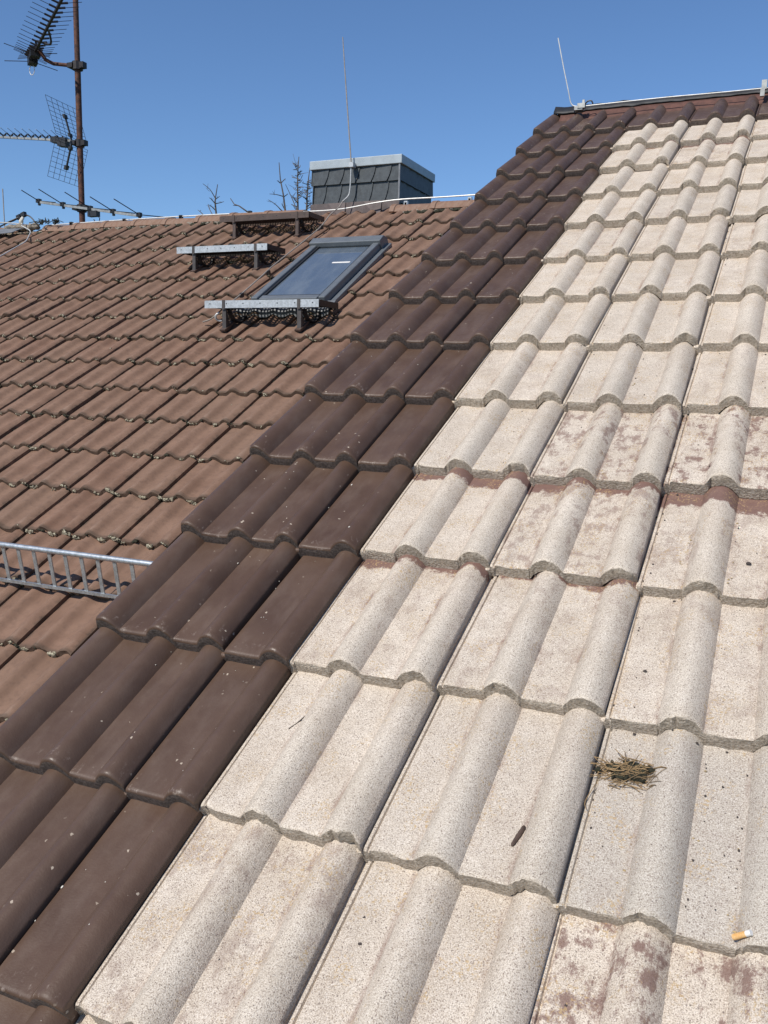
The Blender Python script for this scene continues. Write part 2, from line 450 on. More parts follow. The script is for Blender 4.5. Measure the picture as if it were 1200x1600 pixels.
def prof_verge(nroll=16, h=.028, e=.72):
    P = [(-.004, -.13), (-.005, -.06), (-.005, .004), (-.003, .013)]
    for x in frange(.001, .054, nroll): P.append((x, roll(x, -.024, .054, h, e)))
    for x in frange(.054, .122, 4)[1:]: P.append((x, -.001 * math.sin(math.pi * (x - .054) / .068)))
    for x in crange(.122, .192, nroll, .192)[1:]: P.append((x, roll(x, .122, .192, h, e)))
    for x in frange(.192, .250, 4)[1:]: P.append((x, -.001 * math.sin(math.pi * (x - .192) / .062)))
    for x in crange(.250, .3155, nroll, .3135)[1:]: P.append((x, roll(x, .250, .3155, h, e)))
    return P
def prof_old(nroll=8, h=.027):
    P = [(-.012, -.012), (-.001, -.012), (.003, -.003), (.010, -.001)]
    for x in frange(.016, .062, 2): P.append((x, 0))
    for x in frange(.062, .165, nroll)[1:]: P.append((x, roll(x, .062, .165, h, .95)))
    for x in frange(.165, .205, 2)[1:]: P.append((x, 0))
    for x in frange(.205, .2965, nroll)[1:]: P.append((x, roll(x, .205, .318, h, .95)))
    return P
def tile_mesh(name, P, L, thick, drop, mats, seed, chip=0.0, rnd_r=0.0, wob=0.0, flange=0):
    """loft the cross-section up the slope; top falls by drop over its length"""
    rr = random.Random(seed); n = len(P); rows = []
    if rnd_r:
        prof = [(0.0, -rnd_r * .9), (rnd_r * .12, -rnd_r * .42), (rnd_r * .5, -rnd_r * .10), (rnd_r * 1.1, 0), (.03, 0)]
    elif chip:
        prof = [(0.0, -.0030), (.0028, -.0004), (.008, 0), (.03, 0)]
    else:
        prof = [(0.0, -.004), (.007, 0)]
    ys = [(y, dz) for y, dz in prof] + [(y, 0) for y in ((.12, .25, L) if wob else (L,))]
    sv = Vector((seed * 7.3, seed * 2.9, 0))
    bites = [(rr.uniform(0, .3), rr.uniform(.006, .018), rr.uniform(.002, .008)) for _ in range(3)] + ([(.297, .014, .012)] if seed % 3 == 0 else [])
    for y, dz in ys:
        row = []
        for i, (x, z) in enumerate(P):
            jy = jz = 0
            if chip and y < .02:
                k = noise.noise(Vector((x * 120, y * 60, 0)) + sv) + .6 * noise.noise(Vector((x * 420, 3, 0)) + sv)
                jy = chip * k + sum(d_ * max(0, 1 - abs(x - b_) / w_) for b_, w_, d_ in bites) * (1 if y < .01 else .5); jz = -abs(chip * .35 * noise.noise(Vector((x * 260, 9, 0)) + sv)) * (1 if y < .005 else .2)
            w = wob * noise.noise(Vector((x * 9, y * 7, 0)) + sv) if wob else 0
            row.append((x, y + jy, z + dz + jz + w - drop * y))
        rows.append(row)
    vs = [v for r in rows for v in r]; fs = []; mi = []
    m = len(rows)
    for j in range(m - 1):
        for i in range(n - 1):
            fs.append((j * n + i, j * n + i + 1, (j + 1) * n + i + 1, (j + 1) * n + i)); mi.append(0)
    # front face (two bands, rough) and underside
    o1 = len(vs)
    for k, fr in enumerate((.5, 1.0)):
        for i, (x, z) in enumerate(P):
            fx, fy, fz = rows[0][i]
            t = thick * fr * (1 if i >= flange else .2)
            jy = chip * 1.2 * noise.noise(Vector((x * 300, k * 5 + 20, 0)) + sv) if chip else 0
            vs.append((x, fy + (.0022 if rnd_r else .0006) * fr + jy, min(fz, z) - t - (chip * .5 * rr.random() if k and chip else 0)))
    o2 = len(vs)
    for i, (x, z) in enumerate(P):
        t = thick if i >= flange else thick * .2
        vs.append((x, L, z - t - drop * L))
    for i in range(n - 1):
        fs.append((o1 + i, o1 + i + 1, i + 1, i)); mi.append(1)
        fs.append((o1 + n + i, o1 + n + i + 1, o1 + i + 1, o1 + i)); mi.append(1)
        fs.append((o2 + i, o2 + i + 1, o1 + n + i + 1, o1 + n + i)); mi.append(1)
        fs.append(((m - 1) * n + i, (m - 1) * n + i + 1, o2 + i + 1, o2 + i)); mi.append(1)
    left = [j * n for j in range(m)]; right = [j * n + n - 1 for j in range(m)]
    fs.append(tuple(left + [o2, o1 + n, o1])); mi.append(0)
    fs.append(tuple(reversed(right + [o2 + n - 1, o1 + 2 * n - 1, o1 + n - 1]))); mi.append(0)
    me = bpy.data.meshes.new(name)
    me.from_pydata(vs, [], fs)
    for mt in mats: me.materials.append(mt)
    me.polygons.foreach_set('material_index', mi)
    me.polygons.foreach_set('use_smooth', [True] * len(fs))
    me.set_sharp_from_angle(angle=R(48))
    me.update()
    return me

# ------------------------------------------------------------------ near roof tiles
TH_A, DROP_A = .0265, .029 / GA
PALE_M = [tile_mesh('roof_tile', prof_full(18), .405, TH_A, DROP_A, (PALE, RAW), s, chip=.0030, wob=.0018) for s in range(1, 10)]
BRN_FULL = [tile_mesh('roof_tile', prof_full(18), .405, TH_A, DROP_A, (BROWN, BEDGE), s, rnd_r=.008, wob=.0006) for s in (11, 12)]
BRN_HALF = [tile_mesh('half_tile', prof_half(18), .405, TH_A, DROP_A, (BROWN, BEDGE), s, rnd_r=.008, wob=.0006) for s in (13, 14, 15)]
BRN_VERGE = [tile_mesh('verge_tile', prof_verge(18), .405, TH_A, DROP_A, (BROWN, BEDGE), s, rnd_r=.008, wob=.0006, flange=3) for s in (16, 17, 18)]
for ms in (BRN_FULL, BRN_HALF, BRN_VERGE):
    pass
def place(name, me, roof, u, v, rr, amp=1.0, n=0.0):
    m = Matrix.Translation((u + rr.gauss(0, .0010) * amp, v + rr.gauss(0, .0036) * amp, n + abs(rr.gauss(0, .0014)) * amp))
    m = m @ Matrix.Rotation(rr.gauss(0, .0048) * amp, 4, 'Z') @ Matrix.Rotation(rr.gauss(0, .0035) * amp, 4, 'Y')
    return link(name, me, roof, m)
rr = random.Random(21)
far_field = []
ROW3 = 3
GREY_SET = {(2, 1): .85, (0, 1): .15, (1, 1): .35, (1, 2): .2, (2, 2): .15, (0, 0): .1, (1, 0): .2, (1, 5): .3, (3, 1): .6}
PAINT = {(2, 0): 1.0, (3, 0): 1.0, (2, 3): .4, (1, 3): .6, (2, 4): 1.0, (1, 4): .8, (1, 2): .3, (2, 2): .25, (2, 1): .12, (0, 2): .3, (3, 4): .8, (2, 5): .2, (1, 11): .35, (1, 9): .25, (0, 3): .1}
BAND = {(0, 3): .300, (1, 3): .300, (2, 3): .288, (3, 3): .285, (0, 2): .322, (1, 2): .326, (0, 11): .318, (1, 11): .322}
for r in range(-4, 14):
    v = r * GA
    for c in range(0, 6):
        if r == 13:
            o = place('roof_tile', rr.choice(BRN_FULL), roofA, c * W, v, rr)
            continue
        o = place('roof_tile', rr.choice(PALE_M), roofA, c * W, v, rr, 1.35)
        o['grey'] = GREY_SET.get((c, r), max(0.0, rr.gauss(.05, .14)))
        o['paint'] = PAINT.get((c, r), rr.random() ** 3 * .4)
        o['band'] = BAND.get((c, r), .36)
    place('half_tile', rr.choice(BRN_HALF), roofA, -.150, v, rr, .7)
    place('verge_tile', rr.choice(BRN_VERGE), roofA, VERGE, v, rr, .8, .0008)
# the tiles out of frame, joined
def field(name, roof, cells, P, L, thick, drop, g_, mats):
    mb = MB_(); n = len(P)
    for c, r in cells:
        u, v = c * W, r * g_
        vs = [(u + x, v + y, z - drop * y) for y in (0, L) for x, z in P] + [(u + x, v, z - thick) for x, z in P]
        fs = [(i, i + 1, n + i + 1, n + i) for i in range(n - 1)] + [(2 * n + i, 2 * n + i + 1, i + 1, i) for i in range(n - 1)]
        mb.add(vs, fs)
    o = link(name, mb.mesh(name, mats, 50), roof); o['kind'] = 'stuff'
    return o
fo = field('roof_tile_field', roofA, [(c, r) for r in range(-13, 14) for c in range(0, 23) if (c > 5 or r < -4)], prof_full(6), .40, TH_A, DROP_A, GA, PALE)
fo['grey'] = .1; fo['paint'] = .05; fo['band'] = 9.0
field('verge_tile_field', roofA, [(0, r) for r in range(-13, -4)], [(x + VERGE, z) for x, z in prof_verge(6)], .40, TH_A, DROP_A, GA, BROWN)
field('half_tile_field', roofA, [(0, r) for r in range(-13, -4)], [(x - .15, z) for x, z in prof_half(6)], .40, TH_A, DROP_A, GA, BROWN)

# ridge of the near roof: red-brown strip in the troughs and a loose black membrane over the apex
def strip(mb, u0, u1, nseg, secs):
    """secs: function u -> list of points (v, n) from front to back, sheet with thickness from repeated offset"""
    cols = []
    for i in range(nseg + 1):
        u = u0 + (u1 - u0) * i / nseg
        cols.append([Vector((u, v, n)) for v, n in secs(u)])
    m = len(cols[0]); vs = [p for c in cols for p in c]
    N = len(vs); vs += [p + Vector((0, -.001, -.006)) for p in vs]
    fs = []
    for i in range(nseg):
        for j in range(m - 1):
            a, b, c, d = i * m + j, (i + 1) * m + j, (i + 1) * m + j + 1, i * m + j + 1
            fs += [(a, b, c, d), (N + d, N + c, N + b, N + a)]
    for i in range(nseg):
        a, b = i * m, (i + 1) * m
        fs.append((N + a, N + b, b, a)); fs.append((a + m - 1, b + m - 1, N + b + m - 1, N + a + m - 1))
    for i in (0, nseg):
        for j in range(m - 1): fs.append((i * m + j, i * m + j + 1, N + i * m + j + 1, N + i * m + j))
    mb.add(vs, fs)
tip = math.tan(2 * PITCH)
def red_sec(u):
    w = noise.noise(Vector((u * 9, 1, 0))); b = noise.noise(Vector((u * 23, 5, 0)))
    return [(A_RIDGE - .075 + .016 * w, -.030 + .004 * b), (A_RIDGE - .045, -.020 + .004 * w), (A_RIDGE - .012, -.008), (A_RIDGE + .03, -.006)]
mb = MB_(); strip(mb, -.41, 6.9, 220, red_sec)
link('ridge_strip', mb.mesh('ridge_strip', REDFELT, 'all'), roofA)
def mem_sec(u):
    w = noise.noise(Vector((u * 5, 11, 0))); b = noise.noise(Vector((u * 17, 15, 0)))
    f = -.030 if u < -.30 else (-.004 if u < .0 else .004)
    return [(A_RIDGE + f + .014 + .012 * b, .002 + .004 * b), (A_RIDGE + f + .026, .008 + .005 * w), (A_RIDGE + .045, .018 + .016 * w + .006 * b), (A_RIDGE + .07, .008), (A_RIDGE + .12, -.09)]
mb = MB_(); strip(mb, -.45, 6.9, 300, mem_sec)
link('ridge_membrane', mb.mesh('ridge_membrane', MEMBR, 'all'), roofA)

# ------------------------------------------------------------------ far roof tiles
TH_B, DROP_B = .022, .0245 / GB
OLD_M = [tile_mesh('roof_tile', prof_old(9), .415, TH_B, DROP_B, (OLD, OLD), s, chip=.003, wob=.0012) for s in range(31, 36)]
VL = [(10, 1190), (153, 980), (290, 830), (394, 712), (479, 615), (550, 533), (608, 462), (660, 400), (703, 350), (740, 305), (831, 205)]
def hidden_by_verge(p):
    if p[1] > 1600: return True
    for (x0, y0), (x1, y1) in zip(VL, VL[1:]):
        if y1 <= p[1] <= y0: return p[0] > x0 + (x1 - x0) * (p[1] - y0) / (y1 - y0) + 12
    return p[1] > 1190 and p[0] > -20
SKY_U0, SKY_U1, SKY_V0, SKY_V1 = -.412, .192, 2.62, 3.80
rr = random.Random(5)
cells_far, seen = [], []
for r in range(-14, 13):
    for c in range(-30, 7):
        if c * W + W > 1.915: continue
        u, v = c * W, r * GB
        if u > SKY_U0 - .02 and u + W < SKY_U1 + .02 and v > SKY_V0 - .1 and v + GB < SKY_V1 + .1: continue
        vis = False
        for du in (0, .15, .3):
            for dv in (0, .18, .36):
                q = pix(wB(u + du, v + dv))
                if q and -15 < q[0] < 1215 and -15 < q[1] < 1615 and not hidden_by_verge(q): vis = True
        if vis: seen.append((c, r))
        else: cells_far.append((c, r))
assert len(seen) <= 300, len(seen)
for c, r in seen:
    place('roof_tile', rr.choice(OLD_M), roofB, c * W, r * GB, rr, 1.8)
field('roof_tile_field', roofB, cells_far, prof_old(5), .41, TH_B, DROP_B, GB, OLDJ)

# ridge caps of the far roof
apexB = wB(0, B_RIDGE, 0)
capL = .385
def cap_mesh(seed):
    mb = MB_(); n = 10; rows = []
    for y, k in ((0, 1.08), (.045, 1.08), (.05, 1.0), (.41, .94)):
        for i in range(n + 1):
            a = math.pi * (.06 + .88 * i / n)
            rad = .118 * k
            rows.append((y, -math.cos(a) * rad * 1.05, math.sin(a) * rad * .82))
    vs = list(rows); N = len(vs); m = n + 1
    vs += [(x, y * .86, z * .84 - .004) for x, y, z in rows]
    fs = []
    for j in range(3):
        for i in range(n):
            a, b, c, d = j * m + i, j * m + i + 1, (j + 1) * m + i + 1, (j + 1) * m + i
            fs += [(a, b, c, d), (N + d, N + c, N + b, N + a)]
        fs += [(j * m, (j + 1) * m, N + (j + 1) * m, N + j * m), (j * m + n, N + j * m + n, N + (j + 1) * m + n, (j + 1) * m + n)]
    for i in range(n):
        fs += [(i + 1, i, N + i, N + i + 1), (3 * m + i, 3 * m + i + 1, N + 3 * m + i + 1, N + 3 * m + i)]
    mb.add(vs, fs)
    return mb.mesh('ridge_tile', OLD2, 45)
OLD2 = mat_old('weathered_ridge_tile', True)
caps = [cap_mesh(k) for k in range(1)]
inv_roofB = MB.inverted()
CH_X0, CH_X1, CH_Y0, CH_Y1, CH_Z = -3.327, -2.405, 6.674, 7.50, 2.844
def cap_at(x, jit=1.0):
    m = Matrix.Translation((x, apexB.y + rr.gauss(0, .004) * jit, apexB.z - .075 + rr.gauss(0, .004) * jit)) @ Matrix.Rotation(rr.gauss(0, .012) * jit, 4, 'Z') @ Matrix.Rotation(rr.gauss(0, .012) * jit, 4, 'Y')
    return link('ridge_tile', caps[0], roofB, inv_roofB @ m)
x = CH_X0 - .03 - .41
while x > -11.2:
    if not (-7.02 < x < -6.70): cap_at(x)
    x -= capL
for x in (CH_X1 - .06, CH_X1 - .06 + capL, CH_X1 - .06 + 2 * capL, CH_X1 - .06 + 3 * capL):
    cap_at(x, .6)
# mortar bedding under the caps
for side_ in (-1, 1):
    mb = MB_()
    for i in range(150):
        u = -4.9 + i * .0445
        if CH_X0 < wB(u, 0).x < CH_X1 or (wB(u, 0).x < CH_X0) != (side_ < 0): continue
        k = noise.noise(Vector((i * .7, 0, 0)))
        mb.blob((u, B_RIDGE - .116 + .012 * k, -.014 + .010 * k), .03, .030, .020, i, .5)
    link('mortar_bed', mb.mesh('mortar_bed', MORTAR, 'all'), roofB)
mb = MB_()
for i in range(260):
    u = -4.8 + rr.random() * 5.6
    if CH_X0 - .05 < wB(u, 0).x < CH_X1 + .05: continue
    mb.blob((u, B_RIDGE - .140 + rr.gauss(0, .010), -.010), .016 + .02 * rr.random(), .018, .014, i, .6)
o = link('ridge_moss', mb.mesh('ridge_moss', MOSS, 'all'), roofB); o['kind'] = 'stuff'

# ------------------------------------------------------------------ roof window (part of the far house)
win = MB_()
def lb(mb, u0, u1, v0, v1, n0, n1, mi=0):
    mb.box(((u0 + u1) / 2, (v0 + v1) / 2, (n0 + n1) / 2), ((u1 - u0) / 2, 0, 0), (0, (v1 - v0) / 2, 0), (0, 0, (n1 - n0) / 2), mi)
    return mb
def bevel(o, w=.004, seg=2):
    md = o.modifiers.new('bevel', 'BEVEL'); md.width = w; md.segments = seg; md.limit_method = 'ANGLE'
    return o
RM = Matrix.Translation(-houseB.location) @ MB
window = link('roof_window', lb(MB_(), SKY_U0 + .01, SKY_U1 - .01, SKY_V0 + .02, SKY_V1 - .02, -.07, .052).mesh('roof_window', ANTHRA), houseB, RM)
def wpart(name, mb, mat, bv=.004, sm=False):
    o = link(name, mb.mesh(name, mat, sm), window)
    if bv: bevel(o, bv)
    return o
for a, b in ((SKY_U0, SKY_U0 + .054), (SKY_U1 - .054, SKY_U1)):
    mb = lb(MB_(), a, b, SKY_V0 + .03, SKY_V1 - .10, -.05, .088)
    wpart('side_frame', mb, ANTHRA, .008)
mb = lb(MB_(), SKY_U0 + .056, SKY_U0 + .074, SKY_V0 + .11, SKY_V1 - .13, .05, .074)
lb(mb, SKY_U1 - .074, SKY_U1 - .056, SKY_V0 + .11, SKY_V1 - .13, .05, .074)
lb(mb, SKY_U0 + .064, SKY_U1 - .064, SKY_V0 + .095, SKY_V0 + .108, .05, .074)
wpart('glazing_bead', mb, BLACK, 0)
mb = MB_().prism([(SKY_U0 - .012, SKY_V1 - .135, .075), (SKY_U0 - .012, SKY_V1 - .135, .108), (SKY_U0 - .012, SKY_V1 - .05, .118), (SKY_U0 - .012, SKY_V1 + .012, .075), (SKY_U0 - .012, SKY_V1 + .012, -.03), (SKY_U0 - .012, SKY_V1 - .09, -.03)], (SKY_U1 - SKY_U0 + .024, 0, 0))
wpart('top_hood', mb, ANTHRA, .005)
wpart('bottom_frame', lb(MB_(), SKY_U0 + .066, SKY_U1 - .066, SKY_V0 + .03, SKY_V0 + .092, .04, .080), ANTHRA, .006)
wpart('pane', lb(MB_(), SKY_U0 + .076, SKY_U1 - .076, SKY_V0 + .112, SKY_V1 - .14, .053, .062), GLASS, 0)
wpart('glint_strip', lb(MB_(), SKY_U1 - .265, SKY_U1 - .115, SKY_V0 + .715, SKY_V0 + .735, .0625, .0645), PAPER, 0)  # white bar on the pane, modelled in place of a glint in the glass
wpart('side_flashing', lb(MB_(), SKY_U1 + .003, SKY_U1 + .045, SKY_V0, SKY_V1, -.02, .034), ANTHRA, .003)
wpart('side_flashing', lb(MB_(), SKY_U0 - .04, SKY_U0 - .003, SKY_V0 + .2, SKY_V1, -.02, .033), ANTHRA, .003)
# pleated lead apron lying on the tiles below the window
vs, fs = [], []
nu, nv = 44, 5
for j in range(nv + 1):
    for i in range(nu + 1):
        u = SKY_U0 - .09 + (SKY_U1 - SKY_U0 + .16) * i / nu
        v = SKY_V0 + .05 - .14 * j / nv + (.012 * noise.noise(Vector((u * 9, 2, 0))) if j == nv else 0)
        xx = (u % W)
        z = roll(xx, .062, .165, .027, .95) + roll(xx, .205, .318, .027, .95)
        t = j / nv
        vs.append((u, v, (.040 * (1 - t) + (z * .8 + .007 - ((v % GB) * DROP_B)) * t + .010)))
for j in range(nv):
    for i in range(nu):
        a = j * (nu + 1) + i; fs.append((a, a + nu + 1, a + nu + 2, a + 1))
N = len(vs); vs += [(x_, y_, z_ - .004) for x_, y_, z_ in vs]
fs += [tuple(N + k for k in reversed(f)) for f in list(fs)]
fs += [(nv * (nu + 1) + i, N + nv * (nu + 1) + i, N + nv * (nu + 1) + i + 1, nv * (nu + 1) + i + 1) for i in range(nu)]
wpart('apron_flashing', MB_().add(vs, fs), LEAD, 0, 'all')

# ------------------------------------------------------------------ slate chimney (part of the far house)
hb = houseB.location
base_z = 1.9
core = MB_().box(((CH_X0 + CH_X1) / 2, (CH_Y0 + CH_Y1) / 2 + .0, (base_z + CH_Z - .03) / 2), ((CH_X1 - CH_X0) / 2 - .062, 0, 0), (0, (CH_Y1 - CH_Y0) / 2 - .062, 0), (0, 0, (CH_Z - .03 - base_z) / 2))
chim = link('chimney', core.mesh('chimney', SLATE, False, hb), houseB)
def slate_row(org, du, dn, width, z0, z1, nsl, off, name='slate'):
    """slates with a curved right edge, laid left to right; du along the face, dn outwards"""
    du, dn = Vector(du), Vector(dn); w = width / (nsl - .35)
    for i in range(nsl + 1):
        a = max(0.0, (i - 1) * w + off); b = min(width, i * w + off)
        if b - a < .02: continue
        h = z1 - z0; poly = []
        last = b >= width - 1e-6
        poly.append((max(0.0, a - .035), z0 + .002 * i % .003)); 
        if last: poly += [(b, z0), (b, z1)]
        else:
            for k in range(7):
                t = k / 6
                poly.append((b - .048 * (1 - t) ** 2.4 + .002, z0 + h * t))
        poly.append((max(0.0, a - .02), z1))
        pts = []
        for (s_, z_) in poly:
            lift = .006 + .009 * ((s_ - a) / (b - a)) + .008 * (1 - (z_ - z0) / h)
            pts.append(Vector(org) + du * s_ + dn * lift + Vector((0, 0, z_)))
        mb = MB_().prism(pts, dn * .006)
        o = link(name, mb.mesh(name, SLATE, False, hb), chim)
FX, FY = CH_X0 + .02, CH_Y0 + .036
zt, zm, zb = CH_Z - .055, CH_Z - .215, CH_Z - .40
for z0, z1, off in ((zb, zm + .03, .135), (zm, zt + .02, .165)):
    wd = CH_X1 - CH_X0 - .04
    up = .012 if z1 > zm + .05 else 0
    slate_row((FX, FY + .014 - up, 0), (1, 0, 0), (0, -1, 0), wd, z0, z1, 6, off - .147)
    wd2 = CH_Y1 - CH_Y0 - .04
    slate_row((CH_X1 - .050 + up, CH_Y0 + .022, 0), (0, 1, 0), (1, 0, 0), wd2, z0, z1, 5, off - .147)
    slate_row((CH_X0 + .050 - up, CH_Y1 - .022, 0), (0, -1, 0), (-1, 0, 0), wd2, z0, z1, 5, off - .147)
capm = MB_().box(((CH_X0 + CH_X1) / 2, (CH_Y0 + CH_Y1) / 2, CH_Z - .038), ((CH_X1 - CH_X0) / 2, 0, 0), (0, (CH_Y1 - CH_Y0) / 2, 0), (0, 0, .038))
capo = link('metal_cap', capm.mesh('metal_cap', ZINC, False, hb), chim); bevel(capo, .004)
trim = MB_().box((CH_X1 - .024, CH_Y0 + .014, (zb + zt) / 2 - .01), (.007, 0, 0), (0, .007, 0), (0, 0, (zt - zb) / 2))
link('corner_trim', trim.mesh('corner_trim', LEAD, False, hb), chim)
fl = MB_()
for k in range(5):
    xa = CH_X0 + .01 + k * .18; xb = min(CH_X1 - .02, xa + .185)
    yo = CH_Y0 + .012 - .004 * (k % 2)
    fl.add([(xa, yo, zb + .02), (xb, yo - .003, zb + .02), (xb, yo - .028 - .012 * (k % 2), zb - .16), (xa, yo - .02, zb - .17), (xa, yo + .03, zb + .02), (xb, yo + .03, zb + .02), (xb, yo + .03, zb - .16), (xa, yo + .03, zb - .17)],
           [(0, 3, 2, 1), (4, 5, 6, 7), (0, 1, 5, 4), (3, 7, 6, 2), (0, 4, 7, 3), (1, 2, 6, 5)])
link('base_flashing', fl.mesh('base_flashing', PURPLEAD, False, hb), chim)
# mortar fillet in front of the chimney foot
mb = MB_()
for i in range(20):
    mb.blob((CH_X0 + .02 + i * .047, CH_Y0 - .035, wB(0, B_RIDGE - .20, .012).z + .01 * noise.noise(Vector((i, 3, 0)))), .04, .035, .02, i + 60, .5)
link('foot_mortar', mb.mesh('foot_mortar', PURPLEAD, 'all', hb), chim)
# lichen is added with the far roof's lichen below

# ------------------------------------------------------------------ roof steps
def roof_step(ul, ur, v, end_l, end_r, rail_mat, label):
    pl, pr = wB(ul, v, .02), wB(ur, v, .02)
    t = Thing('roof_step', (pl + pr) / 2, label, 'roof step', 'roof steps beside the skylight')
    y = pl.y; ztop = pl.z + .195
    xl, xr = wB(end_l, 0).x, wB(end_r, 0).x
    D = .265
    # front rail: folded plate with small holes
    mb = MB_().box(((xl + xr) / 2, y - .006, ztop - .026), ((xr - xl) / 2, 0, 0), (0, .0025, 0), (0, 0, .026))
    mb.box(((xl + xr) / 2, y + .010, ztop - .002), ((xr - xl) / 2, 0, 0), (0, .0135, 0), (0, 0, .002))
    t.part('front_rail', mb, rail_mat)
    hm = MB_()
    for k in range(7):
        xx = xl + .045 + (xr - xl - .09) * k / 6
        hm.tube([(xx, y - .0095, ztop - .022), (xx, y - .0075, ztop - .022)], .0045, 8)
    t.part('bolt_hole', hm, BLACK)
    tr = MB_()
    nb = 34
    for k in range(nb + 1):
        xx = xl + .006 + (xr - xl - .012) * k / nb
        tr.box((xx, y + D / 2 + .01, ztop - .018), (.0028, 0, 0), (0, D / 2 - .012, 0), (0, 0, .015))
    for k in range(1, 6):
        tr.box(((xl + xr) / 2, y + .01 + D * k / 6, ztop - .012), ((xr - xl) / 2 - .004, 0, 0), (0, .0065, 0), (0, 0, .006))
    t.part('tread_grating', tr, DARKMETAL if rail_mat is not BRNMETAL else BRNMETAL)
    mb = MB_().box(((xl + xr) / 2, y + D + .012, ztop - .022), ((xr - xl) / 2, 0, 0), (0, .002, 0), (0, 0, .022))
    mb.box((xr - .002, y + D / 2 + .01, ztop - .022), (.002, 0, 0), (0, D / 2, 0), (0, 0, .02))
    mb.box((xl + .002, y + D / 2 + .01, ztop - .022), (.002, 0, 0), (0, D / 2, 0), (0, 0, .02))
    t.part('end_plate', mb, DARKMETAL if rail_mat is not BRNMETAL else BRNMETAL)
    for p in (pl, pr):
        # post with a flared foot plate and a curved arm sweeping back under the tread
        b = MB_()
        prof = [(y - .002, p.z - .02), (y - .002, ztop - .05), (y + .012, ztop - .05)]
        for k in range(7):
            a = k / 6
            prof.append((y + .012 + .085 * a ** 2.2, ztop - .05 - (.155) * a))
        prof.append((y + .097, p.z - .02 + .04))
        b.prism([(p.x - .015, yy, zz_) for yy, zz_ in prof], (.030, 0, 0))
        b.box((p.x, y - .011, ztop - .030), (.011, 0, 0), (0, .002, 0), (0, 0, .032))
        t.part('post', b, BRNMETAL if rail_mat is BRNMETAL else GREYPOST)
        arc = []
        for k in range(11):
            a = math.pi * (.08 + .84 * k / 10)
            arc.append((p.x + .02, y + .135 - math.cos(a) * .105, ztop - .035 - math.sin(a) * .105))
        ar = MB_()
        for s0, s1 in zip(arc, arc[1:]):
            s0, s1 = Vector(s0), Vector(s1); m_ = (s0 + s1) / 2; d = (s1 - s0)
            nn = Vector((1, 0, 0)).cross(d).normalized()
            ar.box(m_, Vector((.016, 0, 0)), d * .52, nn * .004)
        t.part('curved_arm', ar, DARKMETAL)
        ft = MB_(); mloc = MB
        c0 = inv_roofB @ p
        ft.box(mloc @ Vector((c0.x, c0.y + .05, c0.z + .002)), mloc.to_3x3() @ Vector((.022, 0, 0)), mloc.to_3x3() @ Vector((0, .075, 0)), mloc.to_3x3() @ Vector((0, 0, .006)))
        t.part('foot_plate', ft, BRNMETAL)
    return t
roof_step(-.437, .159, 2.277, -.595, .309, GALVP, 'galvanised roof step at the foot of the skylight')
roof_step(-1.385, -.787, 3.376, -1.553, -.679, GALVP, 'galvanised roof step left of the skylight, middle of the three steps')
roof_step(-1.423, -.783, 4.12, -1.572, -.666, BRNMETAL, 'brown painted roof step just under the ridge')

# ------------------------------------------------------------------ snow guard
GV = -.392
gb = wB(0, GV, .03)
guard = Thing('snow_guard', wB(.5, GV, .0), 'galvanised snow guard rail standing on the weathered brown roof by the verge', 'snow guard')
lean = R(11)
gdir = Vector((0, -math.sin(lean), math.cos(lean)))
GH = .178
def gp(u, h): return wB(u, GV, .032) + gdir * h
mb = MB_().tube([gp(-5.0, GH), gp(1.86, GH)], .0125, 12); guard.part('top_rail', mb, GALV, True)
mb = MB_().box((gp(-5.0, 0) + gp(1.86, 0)) / 2, (3.43, 0, 0), (0, .008, 0), gdir * .007); guard.part('bottom_rail', mb, GALV)
k = 0
u = 1.80
while u > -2.2:
    mb = MB_().box(gp(u, GH / 2), (.0095, 0, 0), (0, .003, 0), gdir * (GH / 2))
    guard.part('bar', mb, GALV); u -= .0915
for u in (.965, -1.2):
    mb = MB_().tube([gp(u - .022, GH), gp(u + .022, GH)], .0165, 12); guard.part('sleeve', mb, GALV, True)
    mb = MB_().box(gp(u + .006, GH - .045) + Vector((0, .012, 0)), (.016, 0, 0), (0, .003, 0), gdir * .045)
    mb.box(gp(u + .006, .02) + Vector((0, .09, .03)), (.015, 0, 0), Vector((0, .09, .05)), (0, -.002, .003))
    guard.part('support', mb, GALV)

# ------------------------------------------------------------------ aerial mast and antennas
MY = 6.874
m0, m1 = Vector((-6.207, MY, 2.0)), Vector((-6.240, MY, 5.6))
def mast_x(z): return m0.x + (m1.x - m0.x) * (z - m0.z) / (m1.z - m0.z)
mast = Thing('antenna_mast', m0, 'rusty steel aerial mast rising behind the ridge', 'mast')
mast.part('pole', MB_().tube([m0, (mast_x(4.0), MY, 4.0)], .031, 14), RUST, True)
mast.part('upper_pole', MB_().tube([(mast_x(4.0), MY, 4.0), m1], .028, 14), RUST, True)
def clamp(th, z, mat=DARKMETAL, s=1.0):
    mb = MB_().tube([(mast_x(z), MY, z - .035 * s), (mast_x(z), MY, z + .035 * s)], .048 * s, 10)
    mb.box((mast_x(z) + .05 * s, MY, z), (.035 * s, 0, 0), (0, .03, 0), (0, 0, .026 * s))
    mb.box((mast_x(z) - .045 * s, MY - .02, z), (.03 * s, 0, 0), (0, .045, 0), (0, 0, .02 * s))
    return th.part('clamp', mb, mat, 35)
clamp(mast, 4.79, DARKMETAL, 1.1)
